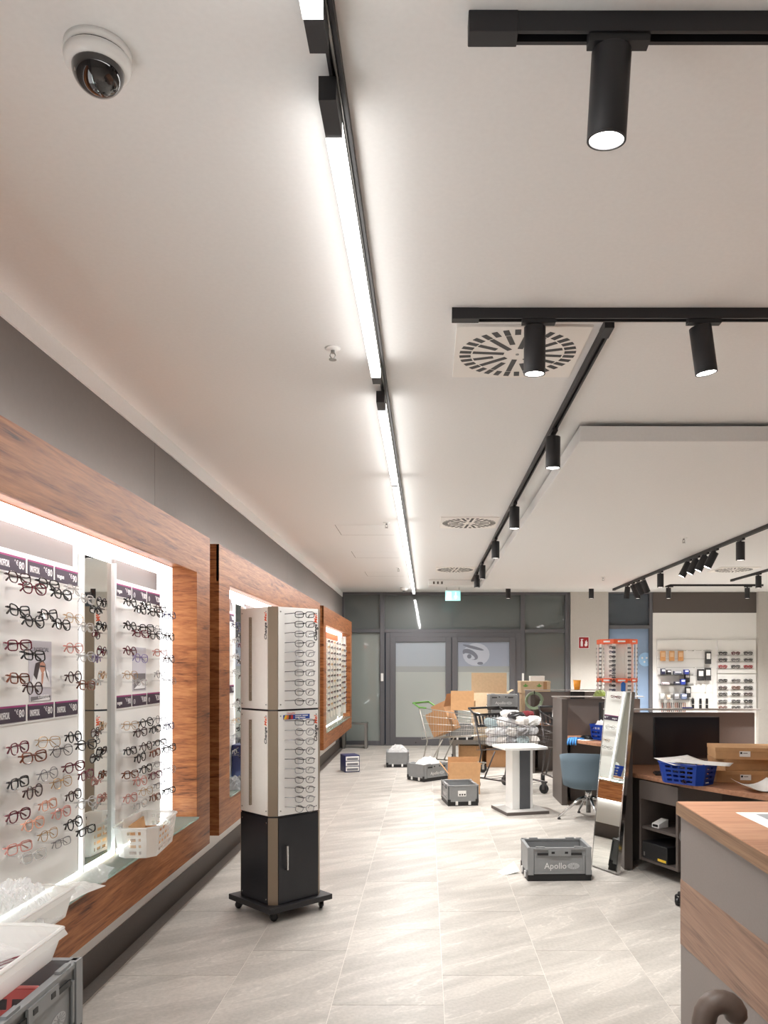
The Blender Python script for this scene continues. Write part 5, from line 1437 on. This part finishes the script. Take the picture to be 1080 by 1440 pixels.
# ------------------------------------------------------------------ accessory boards on the white wall
YW = YB-0.06
def wallboard(x0, x1, z0, z1, label, rails=()):
    t = thing('wall_board', label, 'display board', ((x0+x1)/2, YW, 0), 0, None)
    h = (x1-x0)/2
    MB().box(-h,h,-0.05,0,z0,z1).build('panel', M_white, t, bevel=0.004)
    for z in rails: MB().box(-h,h,-0.052,-0.049,z-0.004,z+0.004).build('groove', mat('groove_grey', srgb(196,194,190), 0.6), t)
    return t
pegb = wallboard(4.64, 5.75, 0.66, 2.13, 'white slotted board of hanging accessories on the white wall', [0.9+0.17*k for k in range(7)])
gb1 = wallboard(5.86, 6.63, 1.46, 2.13, 'upper white board with nine spectacles on the white wall')
gb2 = wallboard(5.86, 6.63, 0.66, 1.44, 'lower white board with fifteen spectacles on the white wall')
yb = YW-0.05
kx = lambda px: (px-600)*0.01432; kz = lambda py: 1.6-(py-937)*0.01432
def packet(px, py, w, h, m, label, group, dep=0.03, extra=None):
    t = thing('accessory_packet', label, 'packet', (kx(px), yb, kz(py)), 0, group)
    MB().box(-w/2,w/2,-0.05-dep/2,-0.05+dep/2,-h/2,h/2).build('pouch', m, t, bevel=0.004)
    MB().box(-w/2*0.7,w/2*0.7,-0.052-dep/2,-0.05-dep/2,-h*0.1,h*0.35).build('window', extra or M_paper, t)
    MB().tube([(0,0,h/2-0.01),(0,-0.08,h/2-0.01)], 0.004, 5).build('hook', M_steel, t)
    return t
mo_ = mat('packet_orange', srgb(206,150,96), 0.6); mb_ = mat('packet_black', srgb(50,50,52), 0.5); mw_ = mat('packet_grey', srgb(176,176,172), 0.5); mbl = mat('packet_blue', srgb(48,70,170), 0.4)
for k, px in enumerate((931, 943.5, 956)): packet(px, 922.5, 0.105, 0.20, mo_, '%s of the three orange packets hanging high on the slotted board' % ORD[k], 'orange packets on the slotted board', extra=mat('packet_window', srgb(226,190,150), 0.6))
for k, (px, py, w, h) in enumerate(((994.5,925,0.11,0.25),(984,949,0.13,0.23),(994,948,0.12,0.25),(965,951,0.10,0.24),(966,973,0.11,0.21))):
    packet(px, py, w, h, mb_, ['black packet hanging highest at the edge of the slotted board','black packet in the pair, toward the blue box','black packet in the pair, at the board edge','black packet beside the blue box on the slotted board','black packet lowest on the slotted board'][k], 'black packets on the slotted board', 0.05)
def shelf(py, label):
    t = thing('clear_shelf', label, 'shelf', (4.975, yb, kz(py)), 0, 'clear shelves on the slotted board')
    MB().box(-0.325,0.325,-0.20,0,-0.006,0.006).build('shelf_plate', M_acrylic, t); MB().box(-0.325,0.325,-0.204,-0.198,-0.006,0.045).build('front_lip', M_acrylic, t)
for py, w in ((949,'upper'),(963,'middle'),(983.5,'lower')): shelf(py, '%s clear shelf on the slotted board' % w)
def small_box(px, py, w, h, m, label, dep=0.10):
    t = thing('accessory_box', label, 'box', (kx(px), yb-0.12, kz(py)+0.007), 0, 'small boxes on the clear shelves')
    MB().box(-w/2,w/2,-dep/2,dep/2,0,h).build('body', m, t, bevel=0.002)
    MB().box(-w/2*0.8,w/2*0.8,-dep/2-0.001,-dep/2,h*0.55,h*0.85).build('front_print', M_printwhite, t)
for k, (px, py, w, h, m, nm) in enumerate(((929.5,949,0.075,0.12,mat('box_navy', srgb(44,44,72), 0.5),'dark navy box at the start of the upper clear shelf'),(937.5,949,0.08,0.095,mat('box_black', srgb(44,42,46), 0.5),'blackish box beside the navy one on the upper clear shelf'),
      (950,949,0.16,0.07,mat('box_grey', srgb(120,124,140), 0.5),'low grey box in the middle of the upper clear shelf'),(962,949,0.085,0.10,mbl,'bright blue box at the end of the upper clear shelf'),
      (933,963,0.14,0.05,mat('box_pale', srgb(214,196,200), 0.5),'pale pink box on the middle clear shelf'),(949,963,0.10,0.06,mat('box_dark', srgb(70,72,90), 0.5),'dark low box on the middle clear shelf'),(957,963,0.085,0.11,mbl,'bright blue box on the middle clear shelf'),
      (928,983.5,0.085,0.12,mw_,'grey box first on the lower clear shelf'),(937,983.5,0.06,0.09,mat('box_beige', srgb(206,186,166), 0.5),'beige box second on the lower clear shelf'),(948,983.5,0.085,0.12,mat('box_midgrey', srgb(140,138,140), 0.5),'mid grey box third on the lower clear shelf'),(958.5,983.5,0.10,0.11,mat('box_bluegrey', srgb(120,132,160), 0.5),'blue grey box last on the lower clear shelf'))):
    small_box(px, py, w, h, m, nm)
for k in range(13):
    c = [srgb(150,80,70), srgb(70,66,68), srgb(120,116,118), srgb(170,120,100)][k % 4]
    t = thing('spectacle_strap', '%s spectacle strap hanging below the lower clear shelf' % ORD[k], 'strap', (kx(930+k*2.7), yb, 0), 0, 'straps below the clear shelves')
    MB().tube([(0,-0.04,kz(988)),(0.004,-0.045,kz(994)),(-0.004,-0.04,kz(1001))], 0.009, 5).build('cord', mat('strap_%d' % (k % 4), c, 0.6), t)
    MB().tube([(0,0,kz(988)),(0,-0.05,kz(988))], 0.004, 5).build('hook', M_steel, t)
for r, py in enumerate((986, 994.5)):
    for c, px in enumerate((973.5, 984, 993)):
        t = thing('lens_cloth_packet', 'small black clip packet, %s row, %s from the straps, low on the slotted board' % (ORD[r], ORD[c]), 'packet', (kx(px), yb, kz(py)), 0, 'small black packets on the slotted board')
        MB().box(-0.022,0.022,-0.05,-0.03,-0.055,0.055).build('pouch', M_blackplastic, t); MB().tube([(0,0,0.05),(0,-0.05,0.05)], 0.004, 5).build('hook', M_steel, t)
def empties(pts):
    for k, (px, py) in enumerate(pts):
        t = thing('board_hook', '%s empty steel hook on the slotted board, counted from the orange packets down' % ORD[k], 'hook', (kx(px), yb, kz(py)), 0, 'empty hooks on the slotted board')
        MB().tube([(0,0,0),(0,-0.12,0),(0,-0.13,0.02)], 0.004, 5).build('prong', M_steel, t); MB().box(-0.012,0.012,-0.13,-0.126,-0.02,0.02).build('price_tab', M_whiteplastic, t)
empties([(963,915),(974,915),(984.5,915),(975,939),(973.5,963),(984.5,963),(993.5,963)])
pal2 = ['black','burgundy','gunmetal','black','silver','gunmetal','red','gunmetal','red']
for r, py in enumerate((918.7, 928, 937.5)):
    for c, px in enumerate((1015.5, 1033.5, 1051)):
        o = glasses_small(KINDS[(r+c*2) % 6], pal2[r*3+c], 0.0042, (kx(px), yb-0.035, kz(py)), (0,0,0), 'small %s spectacles, %s row, %s column of the upper wall board' % (pal2[r*3+c], ORD[r], ORD[c]), 'spectacles on the upper wall board', 'folded', (1.35,1,1.35))
        MB().box(-0.09,0.09,0.02,0.035,-0.035,-0.025).build('rest', M_acrylic, o)
for r, py in enumerate((957, 967, 976, 986, 995)):
    for c, px in enumerate((1015.5, 1034, 1051)):
        k = ['black','gunmetal','silver','dark brown','gunmetal','tortoise','black'][(r*3+c*2) % 7]
        o = glasses_small(KINDS[(r*2+c) % 6], k, 0.004, (kx(px), yb-0.035, kz(py)), (0,0,0), 'small %s spectacles, %s row, %s column of the lower wall board' % (k, ORD[r], ORD[c]), 'spectacles on the lower wall board', 'folded', (1.35,1,1.35))
        MB().box(-0.09,0.09,0.02,0.035,-0.035,-0.025).build('rest', M_acrylic, o)
pen = thing('blue_pen', 'blue pen and white card lying on the partition ledge over the monitor', 'pen', (2.26, 6.79, 1.2335))
MB().tube([(-0.04,0,0.006),(0.05,0.01,0.006)], 0.006, 7).build('barrel', mbl, pen); MB().box(-0.12,0.03,0.015,0.07,0,0.002).build('card', M_paper, pen)

fs_ = thing('fire_sign', 'red fire extinguisher sign on the grey pillar', 'sign', (3.165, YB-0.10, 2.075))
MB().box(-0.105,0.105,-0.006,0,-0.118,0.118).build('plate', M_printwhite, fs_)
MB().box(-0.097,0.097,-0.0068,-0.006,-0.110,0.110).build('red_field', mat('sign_red', srgb(150,22,34), 0.4), fs_)
MB().box(-0.065,-0.02,-0.0078,-0.0068,-0.075,0.03).box(-0.055,-0.03,-0.0078,-0.0068,0.03,0.06).box(-0.062,-0.012,-0.0078,-0.0068,0.058,0.075).build('extinguisher_symbol', M_printwhite, fs_)
fm = MB(); fm.prism_axis([(0.02,-0.07),(0.05,-0.075),(0.075,-0.05),(0.07,-0.01),(0.08,0.02),(0.06,0.01),(0.055,0.06),(0.035,0.02),(0.025,0.04),(0.03,-0.01),(0.012,-0.04)], -0.0078, -0.0068, 'y')
fm.build('flame_symbol', M_printwhite, fs_)

# ------------------------------------------------------------------ blue drawers and steel bench
dw = thing('drawer_unit', 'navy blue desktop drawer unit standing on the floor', 'drawer unit', (-1.165, 11.93, 0), R(20))
MB().box(-0.115,0.115,-0.125,0.17,0,0.255).build('housing', M_navy, dw, bevel=0.005)
for k in range(3):
    z = 0.018+k*0.078
    q = MB().box(-0.102,0.102,-0.135,-0.124,z,z+0.066).build('drawer', M_whiteplastic, dw, bevel=0.003)
    MB().box(-0.085,0.085,-0.1365,-0.1345,z+0.010,z+0.044).build('label_window', mat('label_grey', srgb(130,132,140), 0.3), q)
    MB().box(-0.03,0.03,-0.142,-0.135,z+0.048,z+0.058).build('pull', M_whiteplastic, q)
bn = thing('steel_bench', 'brushed steel bench frame below the window by the wall', 'bench', (-1.40, 15.35, 0))
MB().box(-0.24,0.24,-0.16,0.16,0.465,0.495).build('seat_plate', M_steel, bn, bevel=0.006)
for s in (-1,1): MB().box(s*0.215-0.025,s*0.215+0.025,-0.16,0.16,0,0.465).build('leg', M_steel, bn, bevel=0.004)
MB().box(-0.19,0.19,-0.02,0.02,0.03,0.06).build('stretcher', M_steel, bn)

# ------------------------------------------------------------------ crates, trays and bags by the nearest display
for k in range(3):
    crate((-1.222, 2.125, 0.2415*k), R(90), 'grey folding crate, %s of the stack below the white trays' % ['lowest','middle','topmost'][k], k == 2)
basket((-1.20, 2.06, 0.533), R(90), 0.34, 0.27, 0.15, 'pink punched basket inside the topmost stacked crate', mat('pink_plastic', srgb(220,128,124), 0.45), taper=0.88, nz=5)
def tray(loc, rz, L2, W2, H, label, m=M_milk, rot=None, group='milky white spectacle trays'):
    t = thing('spectacle_tray', label, 'tray', loc, rz, group, rot)
    l, w = L2/2, W2/2; k = 0.86
    MB().box(-l*k,l*k,-w*k,w*k,0,0.004).build('bottom', m, t)
    for s in (-1, 1):
        MB().sheet((-l*k,s*w*k,0),(l*k,s*w*k,0),(l,s*w,H),(-l,s*w,H),6,3).build('side', m, t, solid=0.004)
        b = MB(); b.sheet((s*l*k,-w*k,0),(s*l*k,w*k,0),(s*l,w,H),(s*l,-w,H),8,4, jit=lambda u,v,s=s:(s*0.03*v*v*(1-(2*u-1)**2), 0, 0.0)); b.build('end', m, t, solid=0.004)
    rim = [(-l,-w,H),(l,-w,H)]+[(l+0.03*(1-(2*i/8-1)**2),-w+2*w*i/8,H) for i in range(1,8)]+[(l,w,H),(-l,w,H)]+[(-l-0.03*(1-(2*i/8-1)**2),w-2*w*i/8,H) for i in range(1,8)]
    MB().tube(rim, 0.006, 6, closed=True).build('rim', m, t)
    b = MB()
    for i in range(len(rim)):
        a, c = rim[i], rim[(i+1) % len(rim)]
        f = lambda p: (p[0]*1.035, p[1]*1.06, p[2]-0.022)
        b.quad(a, c, f(c), f(a))
    b.build('turned_lip', m, t, solid=0.003)
    return t
tray((-1.415, 2.64, 0.686), R(90), 0.50, 0.22, 0.098, 'milky tray heaped with clear bags, on the glass shelf')
crumple('clear_bag', 'heap of clear bags in the tray on the glass shelf', 'bag', (-1.415,2.63,0.70), 0.23,0.44,0.17, M_bag, 31, n=30)
crumple('clear_bag', 'second clear bag bulging over the tray on the glass shelf', 'bag', (-1.42,2.72,0.72), 0.20,0.28,0.15, milky('bag_film_b', srgb(250,250,250), 0.38, 0.1), 33, 0.3, n=24)
tray((-1.235, 2.10, 0.735), R(90), 0.47, 0.30, 0.085, 'milky tray with pink spectacles, lying on the topmost crate')
glasses('panto', 'burgundy', 0.0024, 'folded', (-1.17,2.19,0.760), (R(75),0,R(60)), 'burgundy pink spectacles lying in the tray on the crate', 'spectacles in the tray on the crate')
glasses('round', 'rose', 0.0024, 'folded', (-1.14,2.06,0.765), (R(75),0,R(100)), 'rose spectacles lying in the tray on the crate', 'spectacles in the tray on the crate')
crumple('clear_bag', 'clear bags lying in the tray on the crate', 'bag', (-1.25,2.12,0.742), 0.22,0.36,0.10, M_bag, 35, n=18)
crumple('clear_bag', 'empty clear bag lying flat on the glass shelf near the basket', 'bag', (-1.465,3.42,0.6855), 0.15,0.24,0.045, M_bag, 37, 0.2, n=16)
crumple('clear_bag', 'empty clear bag lying flat on the glass shelf near the tray', 'bag', (-1.445,3.15,0.6855), 0.16,0.24,0.04, milky('bag_film_c', srgb(248,246,244), 0.55, 0.12), 38, -0.2, n=16)
# second frame's shelf: navy box and grey bag glimpsed beside the tower
nb_ = thing('navy_box', 'navy box standing on the glass shelf behind the eyewear tower', 'box', (-1.458, 6.20, 0.6855)); MB().box(-0.06,0.06,-0.10,0.10,0,0.29).build('body', M_navy, nb_, bevel=0.003); MB().box(-0.062,0.062,-0.102,0.102,0.24,0.30).build('lid', M_navy, nb_, bevel=0.002)
crumple('grey_bag', 'grey bag on the glass shelf at the near end of the second frame', 'bag', (-1.445,5.90,0.6855), 0.13,0.26,0.10, mat('grey_film', srgb(120,122,124), 0.4), 39)
